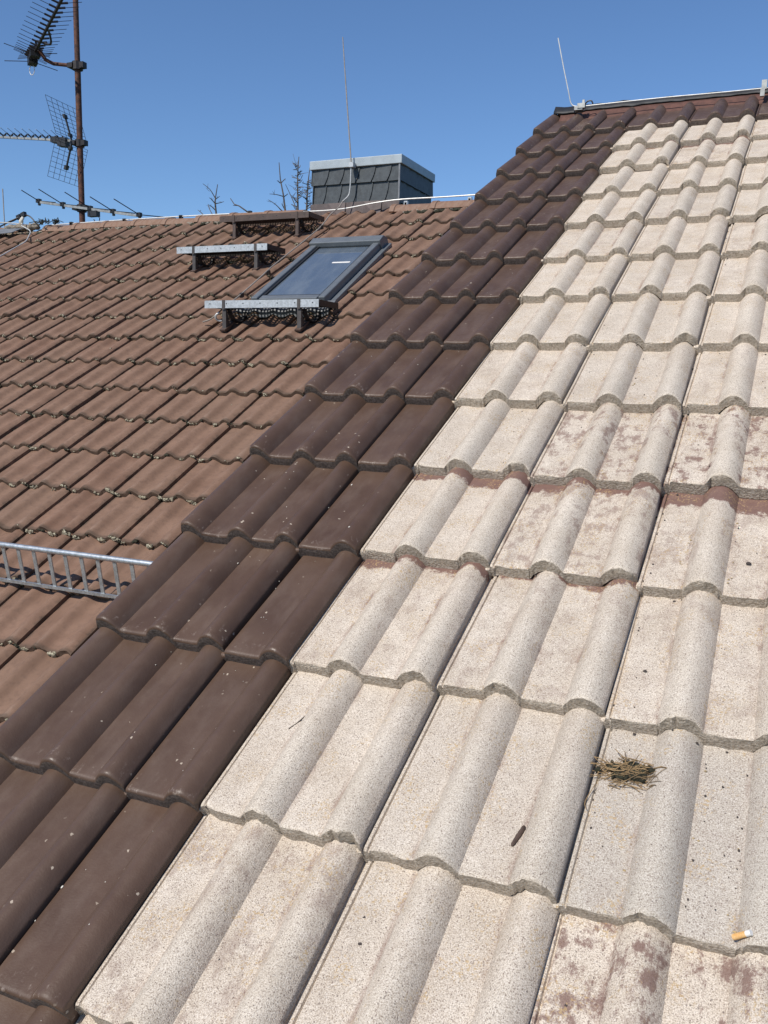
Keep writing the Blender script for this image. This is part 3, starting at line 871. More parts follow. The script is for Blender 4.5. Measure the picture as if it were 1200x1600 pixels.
# upper antenna: long boom pointing at the viewer, V-shaped directors
dzf = 4.203 - CAM_POS.z
def on_depth(px, py, dist):
    d = CX * ((px - 600) / 1387.73) + CY * ((py - 800) / 1387.73) + CZ
    return CAM_POS + d * dist
b0 = Vector((-6.89, 6.86, 4.205)); 
d = (on_depth(100, -8, 1) - CAM_POS); b1 = CAM_POS + d * ((b0.z - CAM_POS.z) / d.z)
d2 = (on_depth(50, 90, 1) - CAM_POS); b0 = CAM_POS + d2 * ((b0.z - CAM_POS.z) / d2.z)
bd = (b1 - b0).normalized(); side = bd.cross(Vector((0, 0, 1))).normalized()
if side.dot(CX) < 0: side = -side
ant = Thing('television_antenna', b0, 'dark antenna with many V-shaped rods on a bent arm near the mast top', 'antenna')
ant.part('boom', MB_().box((b0 + b1) / 2 + bd * .25, bd * ((b1 - b0).length / 2 + .30), side * .011, (0, 0, .011)), DARKMETAL)
rods, ins = MB_(), MB_()
s_ = .0; i = 0
Lb = (b1 - b0).length + .5
while s_ < Lb:
    c = b0 + bd * s_
    ln = .205 if s_ > .35 else .19
    for sd in (-1, 1):
        dirv = (side * sd + Vector((0, 0, .27))).normalized()
        ins.tube([c + dirv * .005, c + dirv * .075], .0105, 6)
        rods.tube([c + dirv * .055, c + dirv * ln], .0028, 5)
        dirw = (side * sd - Vector((0, 0, .28))).normalized()
        if s_ < .3: rods.tube([c, c + dirw * (ln * .8)], .0025, 5)
    s_ += .032 + .095 * min(1, s_ / .5); i += 1
for z_ in (-.03, .05):
    for sd in (-1, 1): rods.tube([b0 - bd * .03 + Vector((0, 0, z_)), b0 - bd * .06 + side * sd * .27 + Vector((0, 0, z_ * 2.2))], .004, 5)
ant.part('element_insulators', ins, BLACK, True); ant.part('element_rods', rods, DARKMETAL, True)
ant.part('dipole_box', MB_().box(b0 + bd * .03 + Vector((0, 0, -.035)), bd * .06, side * .045, (0, 0, .045)).box(b0 + bd * .19, bd * .05, side * .05, (0, 0, .05)), BLACK)
az = 4.055
elbow = b0 + bd * .24 + Vector((.12, 0, -.12))
arm = [(mast_x(az), MY - .02, az), (mast_x(az) - .10, MY - .03, az + .01), (mast_x(az) - .27, MY - .06, az + .035), (mast_x(az) - .345, MY - .09, az + .07), (mast_x(az) - .385, MY - .13, az + .15)]
ant.part('bent_arm', MB_().tube(arm, .019, 10), RUST, True)
e0 = Vector(arm[-1])
tgt = b0 + bd * .95
stay = [e0, e0 + Vector((.05, -.10, .06)), e0 * .6 + tgt * .4 + Vector((.10, 0, -.03)), e0 * .25 + tgt * .75 + Vector((.06, 0, 0)), tgt]
ant.part('stay', MB_().tube([e0 + (b0 + bd * .15 - e0) * 1.0, e0], .016, 8).tube(smooth_path(stay), .011, 8), DARKMETAL, True)
lp = []
for k in range(13):
    a = 2 * math.pi * k / 12; lp.append(b0 + Vector((-.005 + .035 * math.cos(a), 0, -.125 + .052 * math.sin(a))))
ant.part('cable_loop', MB_().tube(lp, .004, 6), PAPER, True)
clamp(ant, az, DARKMETAL, 1.15)
# middle antenna: mesh corner reflector and a boom to the left
rz = 3.30
R0 = Vector((mast_x(rz) - .03, MY - .01, rz))
ant2 = Thing('television_antenna', R0, 'antenna with wire mesh reflector wings halfway up the mast', 'antenna')
# boom heads left; reflector axis runs from near-left to far-right
pa = Vector((.14 * CX.x + .46 * CZ.x, .14 * CX.y + .46 * CZ.y, 0)).normalized()
fb = Vector((-pa.y, pa.x, 0))
if fb.dot(CX) > 0: fb = -fb
be = Vector((-7.75, 6.80, 3.47)) ; bs = R0 + Vector((.02, 0, .0))
bdir = (be - bs).normalized()
ant2.part('boom', MB_().box((bs + be) / 2, (be - bs) / 2, pa * .011, (0, 0, .011)), GREYMET)
for sgn in (1, -1):
    g_ = MB_()
    hinge = R0 + fb * .06 + Vector((0, 0, .02 * sgn))
    upv = (Vector((0, 0, sgn)) + fb * .30).normalized()
    Hh, Wd = .40, .27
    for k in range(7): 
        s1 = -Wd + 2 * Wd * k / 6
        g_.tube([hinge + pa * s1, hinge + pa * s1 + upv * Hh], .0022, 4)
    zz_ = 0.0; k = 0
    for k in range(10):
        h_ = Hh * (k / 9) ** 1.25
        g_.tube([hinge - pa * Wd + upv * h_, hinge + pa * Wd + upv * h_], .0022, 4)
    ant2.part('mesh_wing', g_, DARKMETAL)
    st = MB_().box(hinge + upv * .12 + fb * .008, pa * .010, upv * .13, fb * .006)
    st.box(hinge + upv * .25 + fb * .008, pa * .024, upv * .022, fb * .014).box(hinge + upv * .05 + fb * .008, pa * .022, upv * .018, fb * .014)
    ant2.part('wing_bracket', st, BLACK)
xs = MB_(); xr_ = MB_(); Ltot = (be - bs).length
for k in range(15):
    s_ = .24 + k * .098
    if s_ > Ltot: break
    c = bs + bdir * s_ + Vector((0, 0, .012))
    for sd in (-1, 1):
        dv = (pa * sd + Vector((0, 0, .55)) + bdir * .25).normalized()
        xs.tube([c, c + dv * .055], .008, 5)
        xr_.tube([c + dv * .05, c + dv * .05 + (pa * sd + Vector((0, 0, .30))).normalized() * .11], .0026, 4)
    xs.tube([c, c - bdir * .035 + Vector((0, 0, .03))], .008, 5)
ant2.part('director_holders', xs, BLACK); ant2.part('director_rods', xr_, GREYMET)
ant2.part('dipole_box', MB_().box(bs + bdir * .20 + Vector((0, 0, -.02)), bdir * .055, pa * .04, (0, 0, .045)).box(bs + bdir * .30, bdir * .05, pa * .035, (0, 0, .03)), BLACK)
clamp(ant2, rz - .02, DARKMETAL, 1.0)
# lower antenna: pale boom with five slanting rods
zc = 2.615
ant3 = Thing('television_antenna', (mast_x(zc), MY, zc), 'low antenna with pale boom and five long rods just above the ridge', 'antenna')
q0, q1 = Vector((-6.76, MY - .06, 2.70)), Vector((-5.40, MY - .06, 2.488))
ant3.part('boom', MB_().box((q0 + q1) / 2, (q1 - q0) / 2, (0, .011, 0), (0.002, 0, .012)), GREYMET)
for t_, ln in ((.0, .30), (.25, .42), (.525, .44), (.75, .40), (1.0, .44)):
    c = q0 + (q1 - q0) * t_ + Vector((0, 0, .012))
    dep = (c - CAM_POS).dot(CZ); pc = pix(c)
    tipp = on_depth(pc[0] - 90 * ln, pc[1] - 56 * ln, dep - .30)
    dv = (tipp - c).normalized()
    mb = MB_().tube([c, tipp], .005, 6)
    mb.tube([c, c + Vector((.38, .60, .02)).normalized() * ln * (.6 if t_ < 1 else .9)], .005, 6)
    ant3.part('rod', mb, DARKMETAL, True)
    ant3.part('rod_holder', MB_().box(c, (.024, 0, 0), (0, .020, 0), (0, 0, .020)).box(c + Vector((.008, 0, -.03)), (.010, 0, 0), (0, .012, 0), (0, 0, .018)), BLACK)
c = q0 + (q1 - q0) * .56
ant3.part('dipole_box', MB_().box(c + Vector((0, 0, -.045)), (.06, 0, 0), (0, .03, 0), (0, 0, .028)), BLACK)
ant3.part('feed_cable', MB_().tube([c + Vector((.04, 0, -.06)), c + Vector((.08, 0, -.09)), c + Vector((.07, 0, -.13)), c + Vector((.03, 0, -.14)), c + Vector((0, 0, -.10))], .005, 6), BLACK, True)
clamp(ant3, zc, DARKMETAL, 1.05)

# ------------------------------------------------------------------ lightning protection
cr = Thing('lightning_rod', (-2.88, CH_Y0 - .05, 2.45), 'tall thin lightning rod fixed to the slate chimney', 'lightning rod')
YC = CH_Y0 - .045
cr.part('rod', MB_().tube([(-2.877, YC, 2.78), (-2.93, YC, 3.3), (-2.985, YC, 3.86)], [.0065, .0058, .004], 8), DRABWIRE, True)
cr.part('down_lead', MB_().tube(smooth_path([(-2.878, YC, 2.80), (-2.880, YC, 2.68), (-2.886, YC, 2.56), (-2.897, YC - .01, 2.505), (-2.93, YC - .05, 2.455)]), .0055, 8), ALU, True)
cr.part('clamp', MB_().box((-2.872, YC + .01, 2.772), (.022, 0, 0), (0, .028, 0), (0, 0, .020)), GALVP)
# conductor along the far ridge
zc_ = apexB.z + .026
rw = Thing('lightning_conductor', (-4.5, apexB.y, apexB.z), 'pale lightning conductor wire running along the ridge of the farther roof', 'wire')
YR = apexB.y - .03
path = [(-.50, YR, zc_ + .03), (-1.40, YR, zc_ + .03), (-2.0, YR, zc_ + .028), (-2.38, YR - .0, zc_ + .030), (-2.62, CH_Y0 - .06, zc_ + .008), (-2.95, CH_Y0 - .07, zc_ - .03), (-3.30, CH_Y0 - .06, zc_ - .032), (-3.8, YR, zc_ - .01), (-4.6, YR, zc_ + .0), (-5.5, YR, zc_ + .0), (-6.2, YR, zc_ - .004), (-6.50, YR, zc_ - .008)]
rw.part('wire', MB_().tube(smooth_path(path), .0062, 8), ALU, True)
for x in (-1.75, -2.34, -3.95, -4.75, -5.45, -6.15):
    mb = MB_().box((x, YR, zc_ - .004), (.016, 0, 0), (0, .016, 0), (0, 0, .016)).box((x, YR - .012, zc_ - .035), (.010, 0, 0), (0, .004, 0), (0, 0, .035))
    rw.part('holder', mb, GALVP if x > -3 else DARKMETAL)
# conductor down the slope beside the skylight
dl = Thing('lightning_conductor', wB(-.59, 3.6, .03), 'thin conductor wire sloping down the roof between steps and skylight', 'wire')
pp = [wB(-.585, 4.62, .085), wB(-.60, 4.45, .075), wB(-.593, 4.306, .06), wB(-.581, 4.15, .055), wB(-.577, 3.766, .06), wB(-.600, 3.36, .055), wB(-.583, 3.104, .06), wB(-.585, 2.804, .055), wB(-.584, 2.5, .06), wB(-.60, 2.38, .05), wB(-.64, 2.33, .05)]
dl.part('wire', MB_().tube([(-2.93, YC - .05, 2.455)] + smooth_path(pp), .0055, 8), DRABWIRE, True)
for v_ in (4.22, 3.23, 2.80):
    c = wB(-.585, v_, .045)
    dl.part('holder', MB_().box(c, (.012, 0, 0), (0, .014, .006), (0, -.006, .014)), BLACK)
mb = MB_()
lp = [wB(-.50 + .028 * math.cos(a), 2.36 + .02 * math.cos(a), .075 + .03 * math.sin(a)) for a in [math.pi * (.5 + k / 8) for k in range(9)]]
dl.part('end_loop', MB_().tube(lp, .008, 8), ALU, True)
# rod and wire on the near ridge
zr = wA(0, A_RIDGE, .05)
nr = Thing('lightning_rod', (-.315, zr.y, zr.z), 'white bent lightning rod at the left end of the near ridge', 'lightning rod')
YA = zr.y - .045
rod = [(-.436, YA + .02, 2.712), (-.398, YA + .01, 2.565), (-.360, YA, 2.428), (-.345, YA, 2.372), (-.330, YA, 2.352), (-.305, YA, 2.346), (-.27, YA, 2.344)]
nr.part('rod', MB_().tube(smooth_path(rod), .0030, 8), ALU, True)
nr.part('clamp', MB_().box((-.285, YA, 2.346), (.020, 0, 0), (0, .014, 0), (0, 0, .012)).box((-.275, YA, 2.362), (.006, 0, 0), (0, .006, 0), (0, 0, .014)).box((-.30, YA + .01, 2.336), (.022, 0, 0), (0, .02, 0), (0, 0, .010)), GREYMET)
nr.part('cable_stub', MB_().tube(smooth_path([(-.27, YA, 2.349), (-.255, YA, 2.366), (-.235, YA, 2.368), (-.225, YA, 2.352)]), .004, 6), BLACK, True)
nw = Thing('lightning_conductor', (.6, zr.y, zr.z), 'white conductor wire lying along the near ridge', 'wire')
nw.part('wire', MB_().tube(smooth_path([(-.27, YA, 2.344), (-.1, YA, 2.346), (.15, YA, 2.347), (.35, YA, 2.345), (.61, YA, 2.344), (1.6, YA, 2.346), (3.5, YA, 2.346)]), .0030, 8), ALU, True)
for x in (.615, 1.8):
    nw.part('holder', MB_().box((x, YA, 2.359), (.012, 0, 0), (0, .012, 0), (0, 0, .022)).box((x - .005, YA - .02, 2.319), (.010, 0, 0), (0, .008, 0), (0, 0, .018)), GREYMET)
# odds and ends at the broken left end of the far ridge
le = Thing('antenna_cable', (-7.0, apexB.y, apexB.z), 'dark cable arching over the ridge at the far left edge', 'cable')
le.part('cable', MB_().tube(smooth_path([(-7.7, 6.75, 2.53), (-7.29, 6.77, 2.50), (-7.12, 6.77, 2.505), (-7.0, 6.77, 2.545), (-6.93, 6.77, 2.562), (-6.86, 6.77, 2.55), (-6.80, 6.77, 2.505), (-6.74, 6.77, 2.43)]), .0075, 8), BLACK, True)
le.part('second_strand', MB_().tube(smooth_path([(-7.6, 6.62, 2.36), (-7.25, 6.66, 2.42), (-7.08, 6.70, 2.49), (-7.0, 6.75, 2.535)]), .0085, 8), BLACK, True)
for x, z in ((-7.0, 2.545), (-6.935, 2.568)):
    le.part('connector', MB_().box((x, 6.765, z), (.026, 0, .008), (0, .02, 0), (-.006, 0, .022)), BLACK)
solo('lightning_rod', MB_().tube([(-7.228, 6.774, 2.38), (-7.24, 6.774, 2.86)], .0055, 8), DRABWIRE, (-7.228, 6.774, 2.38), 'short thin rod standing at the far left edge of the ridge', 'lightning rod', smooth=True)
lw = Thing('lightning_conductor', wB(-4.0, 4.3, .03), 'white wire hanging loose down the roof at the far left', 'wire')
lw.part('wire', MB_().tube(smooth_path([(-7.30, YR, 2.485), (-7.05, YR - .02, 2.465), (-6.72, YR - .06, 2.425), wB(-4.33, 4.60, .10), wB(-4.18, 4.54, .06), wB(-4.08, 4.40, .05), wB(-4.0, 4.25, .045), wB(-3.975, 4.09, .05), wB(-3.97, 3.85, .05), wB(-4.0, 3.5, .045), wB(-4.05, 3.0, .045)]), .0055, 8), ALU, True)
mb = MB_()
for i in range(11):
    mb.blob((-6.80 + .07 * i * .6 - .2, apexB.y - .12 + .03 * rr.random(), apexB.z - .02 + .03 * rr.random()), .05, .04, .035, i + 9, .6)
link('broken_mortar', mb.mesh('broken_mortar', MORTAR, 'all', hb), houseB)
mb = MB_()
for i, (px_, dz) in enumerate(((-6.79, .075), (-6.785, .04), (-6.77, .10))):
    mb.blob((px_, apexB.y - .10, apexB.z + dz - .02), .022, .015, .028, i + 2, .7)
solo('mortar_fragment', mb, WHITESP, (-6.79, apexB.y - .1, apexB.z), 'white mortar fragment on the broken ridge end at far left', 'mortar', smooth='all')
gm = [wB(-5.2, 4.42, .055), wB(-4.42, 4.52, .055), wB(-4.36, 4.62, .06), wB(-5.2, 4.66, .06)]
solo('flashing_sheet', MB_().prism(gm, MB.to_3x3() @ Vector((0, 0, .006))), LEAD, gm[1], 'grey metal flashing sheet below the ridge at the far left edge', 'flashing')
mb = MB_()
for i in range(26):
    a = rr.random()
    p0 = wB(-4.20 + .30 * a, 4.66 + .05 * rr.random(), .07)
    mb.tube([p0, p0 + Vector((rr.gauss(0, .03), rr.gauss(0, .02), .03 + .03 * rr.random())), p0 + Vector((rr.gauss(0, .06), rr.gauss(0, .03), .02))], .004, 5)
solo('ridge_weed', mb, MOSS, wB(-4.1, 4.68, .05), 'tuft of dark weed growing on the ridge left of the mast', 'plant')

# ------------------------------------------------------------------ bare tree tops behind the ridge
def bare_tree(base, leader, limbs, label, seed, rb=.16):
    t = Thing('bare_tree', base, label, 'tree', 'bare trees behind the ridge')
    r_ = random.Random(seed); top0 = Vector(leader[0]); bb = Vector(base)
    trunk = [bb, bb * .6 + top0 * .4 + Vector((.1, .05, 0)), bb * .25 + top0 * .75, top0] + [Vector(p) for p in leader[1:]]
    n = len(trunk)
    t.part('trunk', MB_().tube(trunk, [rb, rb * .75, rb * .4] + [.022 - .014 * (i / max(1, n - 4)) for i in range(n - 3)], 8), BARK, True)
    mb = MB_()
    for lm_ in limbs:
        pts = [Vector(p) for p in lm_]
        mb.tube(smooth_path(pts, 3), .012, 6, 0, .005)
        for k in range(2):
            a = r_.uniform(.35, .8); c = pts[0].lerp(pts[-1], a)
            dd = (pts[-1] - pts[0]).length * .3
            mb.tube([c, c + Vector((r_.gauss(0, .6), r_.gauss(0, .6), r_.uniform(.1, .8))).normalized() * dd], .005, 5, 0, .0025)
    # lower limbs, below the ridge line from here
    for k in range(14):
        a = r_.uniform(.35, .97); c = bb.lerp(top0, a); ang = r_.uniform(0, 6.28); ln = (1.1 - a) * 2.2 + .4
        e = c + Vector((math.cos(ang) * ln, math.sin(ang) * ln, ln * .35))
        e.z = min(e.z, top0.z - .12)
        mb.tube([c, c.lerp(e, .5) + Vector((0, 0, .08)), e], .03, 6, 0, .008)
        for j in range(4):
            c2 = c.lerp(e, r_.uniform(.3, .95)); e2 = c2 + Vector((r_.gauss(0, .35), r_.gauss(0, .35), r_.uniform(-.05, .3)))
            e2.z = min(e2.z, top0.z - .05)
            mb.tube([c2, e2], .009, 5, 0, .004)
    t.part('branches', mb, BARK, True)
def T(px_, py_, y=17.0):
    d = CX * ((px_ - 600) / 1387.73) + CY * ((py_ - 800) / 1387.73) + CZ
    return CAM_POS + d * ((y - CAM_POS.y) / d.y)
bare_tree((-11.5, 17, GROUND_Z), [T(338, 336), T(336, 315), T(337, 307), T(340, 288)],
          [[T(336, 309), T(328, 296, 16.9), T(317, 287, 16.8)], [T(337, 318), T(343, 317, 17.2), T(350, 315, 17.3)], [T(336, 318), T(330, 311, 16.9), T(327, 309, 16.8)],
           [T(337, 329), T(330, 322, 16.9), T(325, 320, 16.8)], [T(337, 311), T(343, 307, 17.1)], [T(333, 337), T(327, 326, 17.1), T(325, 319, 17.2)], [T(318, 336), T(313, 331), T(309, 328)]],
          'bare branchy tree top left of the skylight, behind the ridge', 3)
bare_tree((-10.4, 17.5, GROUND_Z), [T(396, 336, 17.4), T(388, 332, 17.3), T(374, 322, 17.2), T(366, 319, 17.2), T(360, 310, 17.2)],
          [[T(370, 321, 17.2), T(364, 321, 17.1)]], 'single bare twig leaning left between two bare tree tops', 4, .1)
bare_tree((-9.5, 16.6, GROUND_Z), [T(446, 332, 16.6), T(443, 306, 16.6), T(438, 280, 16.6), T(436, 254, 16.6)],
          [[T(443, 307, 16.6), T(432, 304, 16.4), T(421, 303, 16.3)], [T(440, 329, 16.6), T(430, 319, 16.5), T(419, 312, 16.4)], [T(439, 286, 16.6), T(446, 279, 16.7)], [T(438, 286, 16.6), T(433, 282, 16.5)],
           [T(464, 328, 16.7), T(455, 307, 16.7), T(446, 288, 16.6)], [T(443, 308, 16.6), T(450, 303, 16.8)], [T(442, 330, 16.6), T(436, 326, 16.5)], [T(446, 330), T(440, 318, 16.7)]],
          'slender bare tree top just left of the bushy one by the chimney', 5)
lim = []
for k in range(30):
    yy = 326 - k * 2.4 + rnd.uniform(-2, 2); sd = rnd.choice((-1, 1)); ln = rnd.uniform(4, 11) * (1 if yy > 290 else .9)
    lim.append([T(465.5, yy, 17.2), T(465.5 + sd * ln * .5, yy - rnd.uniform(-2, 2), 17.2 + rnd.gauss(0, .2)), T(465.5 + sd * ln, yy - rnd.uniform(-1, 6), 17.2 + rnd.gauss(0, .3))])
bare_tree((-9.4, 17.2, GROUND_Z), [T(465.5, 330, 17.2), T(465, 300, 17.2), T(465, 275, 17.2), T(467, 245, 17.2)], lim, 'tall bare tree top with bushy side twigs next to the chimney', 6)
lim = []
for k in range(22):
    yy = 326 - k * 2.0; sd = rnd.choice((-1, 1)); ln = rnd.uniform(4, 10)
    lim.append([T(480, yy, 17.8), T(480 + sd * ln, yy - rnd.uniform(0, 5), 17.8 + rnd.gauss(0, .3))])
bare_tree((-9.2, 17.8, GROUND_Z), [T(479, 330, 17.8), T(480, 305, 17.8), T(482, 280, 17.8), T(484, 262, 17.8)], lim, 'bare tree top half hidden behind the left chimney edge', 8)

# ------------------------------------------------------------------ lichen on the far roof
def old_z(x): return roll(x, .062, .165, .027, .95) + roll(x, .205, .318, .027, .95)
mb = MB_(); rr = random.Random(77)
for (c, r) in seen:
    for xt in (.035, .185, .03, .19, .28):
        if rr.random() > (.42 if r > 2 else .62): continue
        s = rr.uniform(.35, 1.0) * (1.4 if c > -3 and r < 3 else 1.0)
        k = rr.randint(1, 7)
        for j in range(k):
            x = xt + rr.gauss(0, .012)
            mb.blob((c * W + x, r * GB - .0005 + rr.gauss(0, .002), old_z(x) - .009 + rr.gauss(0, .004)), .0110 * s * rr.uniform(.4, 1.3), .0050 * s, .0095 * s * rr.uniform(.5, 1.1), rr.random() * 50, 1.1, freq=3.2)
    if rr.random() < .22:
        x = rr.uniform(.02, .28); y = rr.uniform(.03, .3); s = rr.uniform(.3, .9)
        mb.blob((c * W + x, r * GB + y, old_z(x) - DROP_B * y), .007 * s, .008 * s, .003 * s, rr.random() * 50, .6)
mbw = MB @ Matrix.Identity(4)
lo = link('lichen', mb.mesh('lichen', LICHEN, 'all'), None, MB)
tag(lo, 'pale lichen crusts along the lower edges of the weathered brown tiles', 'lichen', kind='stuff')
mb = MB_()
for (c, r) in seen:
    for j in range(rr.randint(2, 5)):
        x = rr.choice((.29, .296, .004, .0, .11, .10)) + rr.gauss(0, .007)
        mb.blob((c * W + x, r * GB - .001 + rr.gauss(0, .003), old_z(max(0, min(.296, x))) - .012), .010 * rr.uniform(.5, 1.3), .005, .007, rr.random() * 50, .7)
    if rr.random() < .45:
        for j in range(6):
            y = rr.uniform(.0, .33)
            mb.blob((c * W + .001 + rr.gauss(0, .003), r * GB + y, -.004 - DROP_B * y), .004, .010, .004, rr.random() * 50, .7)
mo = link('moss', mb.mesh('moss', MOSS, 'all'), None, MB)
tag(mo, 'dark moss cushions in the joints of the weathered brown tiles', 'moss', kind='stuff')

# ------------------------------------------------------------------ litter on the near roof
def pale_z(u, v):
    x = u % W; y = v % GA
    return roll(x, .083, .155, .028, .72) + roll(x, .228, .299, .028, .72) - DROP_A * y
MA3 = MA.to_3x3()
rr = random.Random(99)
# dry grass clump
nc = Vector((.652, .588))
nest = Thing('dry_grass_clump', wA(nc.x, nc.y, pale_z(nc.x, nc.y)), 'clump of dry straw and moss lying on a grey roof tile', 'straw clump')
st = MB_()
for i in range(150):
    a = rr.gauss(0, 1); cx, cy = nc.x - .004 + rr.gauss(0, .020), nc.y + rr.gauss(0, .012)
    ang = rr.choice((rr.gauss(.2, .35), rr.gauss(.9, .4), rr.gauss(-.3, .35))) + (math.pi if rr.random() < .5 else 0)
    ln = rr.uniform(.012, .046) * (1.5 if rr.random() < .12 else 1)
    z = pale_z(nc.x, nc.y) + rr.uniform(.001, .011)
    pts = []
    bend = rr.gauss(0, .5); zz1 = rr.uniform(-.006, .006)
    for k in range(5):
        t = k / 4 - .5
        aa = ang + bend * t
        px_, py_ = cx + math.cos(aa) * ln * t, cy + math.sin(aa) * ln * t * .8
        pts.append((px_, py_, max(pale_z(px_, py_) + .0012, z + zz1 * t * 2 - .012 * t * t)))
    st.tube(pts, rr.uniform(.00035, .0008), 4)
st.v = [tuple(MA @ Vector(v)) for v in st.v]
nest.part('straw', st, STRAW)
co = MB_()
for i in range(60):
    cx, cy = nc.x - .004 + rr.gauss(0, .015), nc.y + .003 + rr.gauss(0, .008)
    co.blob((cx, cy, pale_z(cx, cy) + .004), .005 * rr.uniform(.5, 1.4), .004, .004, i, .8)
for i in range(8):
    cx, cy = nc.x - .003 + rr.gauss(0, .008), nc.y + .024 + rr.gauss(0, .003)
    co.blob((cx, cy, pale_z(cx, cy) + .003), .004, .003, .003, i + 70, .8)
co.v = [tuple(MA @ Vector(v)) for v in co.v]
nest.part('moss_core', co, MOSS, 'all')
# cigarette end
cu, cv = .834, .352
e0 = Vector((cu - .013, cv - .001, pale_z(cu - .013, cv - .001) + .0043)); e1 = Vector((cu + .013, cv + .002, pale_z(cu + .013, cv + .002) + .0046))
cc = (e0 + e1) / 2; cz = cc.z
ax = (e1 - e0).normalized()
cig = Thing('cigarette_butt', wA(cc.x, cc.y, cz), 'cigarette butt with orange filter and white paper stub on a pale tile', 'cigarette butt')
def cl(a, b, r, n=12):
    m = MB_().tube([cc + ax * (a + (b - a) * k / 3) for k in range(4)], [r, r * 1.03, r * .97, r], n)
    m.v = [tuple(MA @ Vector(v)) for v in m.v]; return m
cig.part('filter', cl(-.013, .006, .0040), ORANGE, 40)
cig.part('paper_stub', cl(.0061, .0135, .0038), PAPER, 40)
# sticks
def stick(name, pts, r, mat, label, cat):
    ps = [Vector((u, v, pale_z(u, v) + n)) for u, v, n in pts]
    m = MB_().tube([MA @ p for p in smooth_path(ps, 4)], r, 7)
    return solo(name, m, mat, MA @ ps[0], label, cat, smooth=True)
stick('dead_twig', [(.5245, .4475, .0045), (.5225, .437, .0045), (.5185, .420, .0045), (.5160, .409, .0045)], [.0022, .0030, .0036, .0033, .0040, .0037, .0041, .0034, .0036, .0030, .0033, .0026, .0016], TWIGM, 'short dark brown twig lying on a pale tile left of the straw clump', 'twig')
stick('dead_twig', [(.087, .571, .002), (.078, .558, .0025), (.071, .545, .002), (.069, .540, .002)], .0011, GRIT, 'thin grey twig lying on a pale tile near the brown tiles', 'twig')
stick('straw_stalk', [(.612, .575, .003), (.608, .555, .002), (.600, .52, .001), (.605, .505, .001)], .0006, STRAW, 'long loose straw stalk hanging below the straw clump', 'straw')
# pebbles
def peb(u, v, s, label, mat=GRIT):
    s *= .75
    m = MB_().blob((u, v, pale_z(u, v) + s * .35), s, s * .8, s * .5, u * 50, .5)
    m.v = [tuple(MA @ Vector(q)) for q in m.v]
    solo('pebble', m, mat, wA(u, v, pale_z(u, v)), label, 'pebble', 'grit crumbs on the pale tiles', smooth='all')
def unp(px_, py_):
    d = CX * ((px_ - 600) / 1387.73) + CY * ((py_ - 800) / 1387.73) + CZ
    i = MA3.transposed(); o_ = i @ CAM_POS; dd = i @ d; t = -o_.z / dd.z
    return o_.x + dd.x * t, o_.y + dd.y * t
for (px_, py_, s, lab) in ((559, 1465, .0042, 'dark pebble in the lowest pale trough at bottom centre'), (565, 1421, .0032, 'small dark crumb just above the dark pebble at bottom centre'),
                           (1170, 876, .0062, 'black crumb on a pale tile at the right edge'), (1008, 1043, .0045, 'grey pebble on a pale tile above the straw clump'),
                           (883, 1561, .0036, 'dark crumb near the bottom edge right of centre'), (744, 1286, .003, 'tiny dark crumb left of the brown twig')):
    peb(*unp(px_, py_), s, lab)
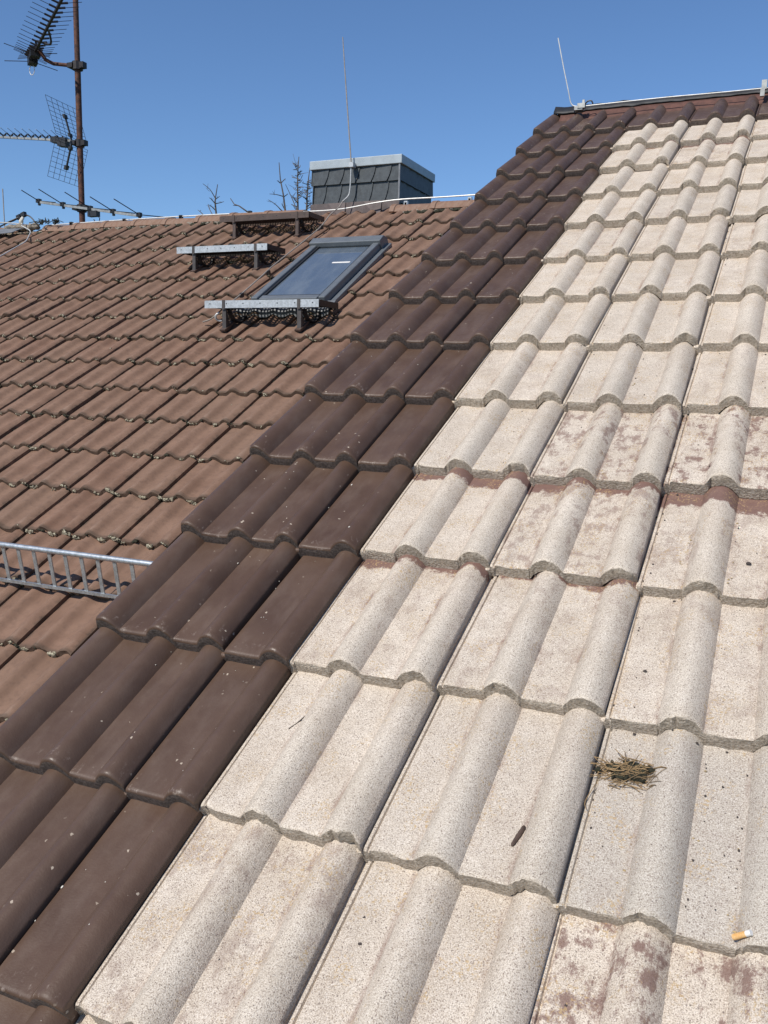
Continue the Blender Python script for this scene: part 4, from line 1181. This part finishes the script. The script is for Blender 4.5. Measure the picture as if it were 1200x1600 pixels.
# loose grit and chaff
mb = MB_()
for i in range(420):
    c, r = rr.randint(0, 3), rr.randint(-1, 7)
    x = rr.choice((.05 + rr.gauss(0, .02), .19 + rr.gauss(0, .015), .160 + abs(rr.gauss(0, .004)), .225 - abs(rr.gauss(0, .004)), .018))
    y = rr.uniform(.02, .33); u, v = c * W + x, r * GA + y
    s = rr.uniform(.0006, .0018)
    mb.blob((u, v, pale_z(u, v) + s * .3), s, s * 1.2, s * .6, i, .6)
for i in range(700):
    # dirt caught in the side joints and under the laps
    c, r = rr.randint(0, 4), rr.randint(-1, 9)
    if i % 3:
        k = noise.noise(Vector((c * 5.3 + r * 2.1, i * .0, 0)))
        x = rr.choice((.0005, .0090, .0092)) + rr.gauss(0, .0012); y = rr.uniform(.0, .33); zb_ = -.0085 if x > .005 else -.011
        u, v = c * W + x, r * GA + y; s = rr.uniform(.0008, .0021); zz_ = zb_ - DROP_A * y
    else:
        x = rr.uniform(.015, .295); y = GA - .004 - abs(rr.gauss(0, .006)); u, v = c * W + x, r * GA + y
        s = rr.uniform(.0006, .0022); zz_ = pale_z(u, v)
    mb.blob((u, v, zz_ + s * .3), s * rr.uniform(.7, 1.6), s * 1.3, s * .7, i, .7)
mb.v = [tuple(MA @ Vector(q)) for q in mb.v]
gr = link('grit', mb.mesh('grit', GRIT, 'all')); tag(gr, 'fine dark grit scattered over the pale tiles', 'grit', kind='stuff')
mb = MB_()
for i in range(520):
    c, r = rr.randint(0, 3), rr.randint(-1, 7)
    cl_ = noise.noise(Vector((c * 3.1, r * 1.7, 0)))
    x = rr.choice((.226 - abs(rr.gauss(0, .006)), .159 + abs(rr.gauss(0, .004)), .080 - abs(rr.gauss(0, .006))))
    y = .02 + .3 * abs(math.sin(i * .37 + c + r)) * rr.random(); u, v = c * W + x, r * GA + y
    s = rr.uniform(.0006, .0016)
    mb.blob((u, v, pale_z(u, v) + s * .3), s * 1.6, s, s * .5, i, .6)
mb.v = [tuple(MA @ Vector(q)) for q in mb.v]
ch = link('chaff', mb.mesh('chaff', CHAFF, 'all')); tag(ch, 'tan chaff gathered in the troughs of the pale tiles', 'chaff', kind='stuff')
mb = MB_()
for i in range(210):
    u = rr.uniform(-.41, -.02); v = rr.uniform(-.6, 3.2) if i < 140 else rr.uniform(-.4, 1.2); y = v % GA
    x = u - VERGE if u < -.15 else None
    z = (roll(x, -.024, .054, .028, .72) + roll(x, .122, .192, .028, .72) + roll(x, .250, .3155, .028, .72)) if x is not None else roll(u + .15, .082, .154, .028, .72)
    if y < .03: continue
    s = rr.uniform(.0004, .0011) * (1 if rr.random() < .88 else 1.8)
    mb.blob((u, v, z - DROP_A * y + s * .2), s, s * rr.uniform(.8, 2), s * .5, i, .7)
mb.v = [tuple(MA @ Vector(q)) for q in mb.v]
wf = link('pale_flakes', mb.mesh('pale_flakes', WHITESP, 'all')); tag(wf, 'pale flakes sprinkled over the dark brown tiles', 'flakes', kind='stuff')
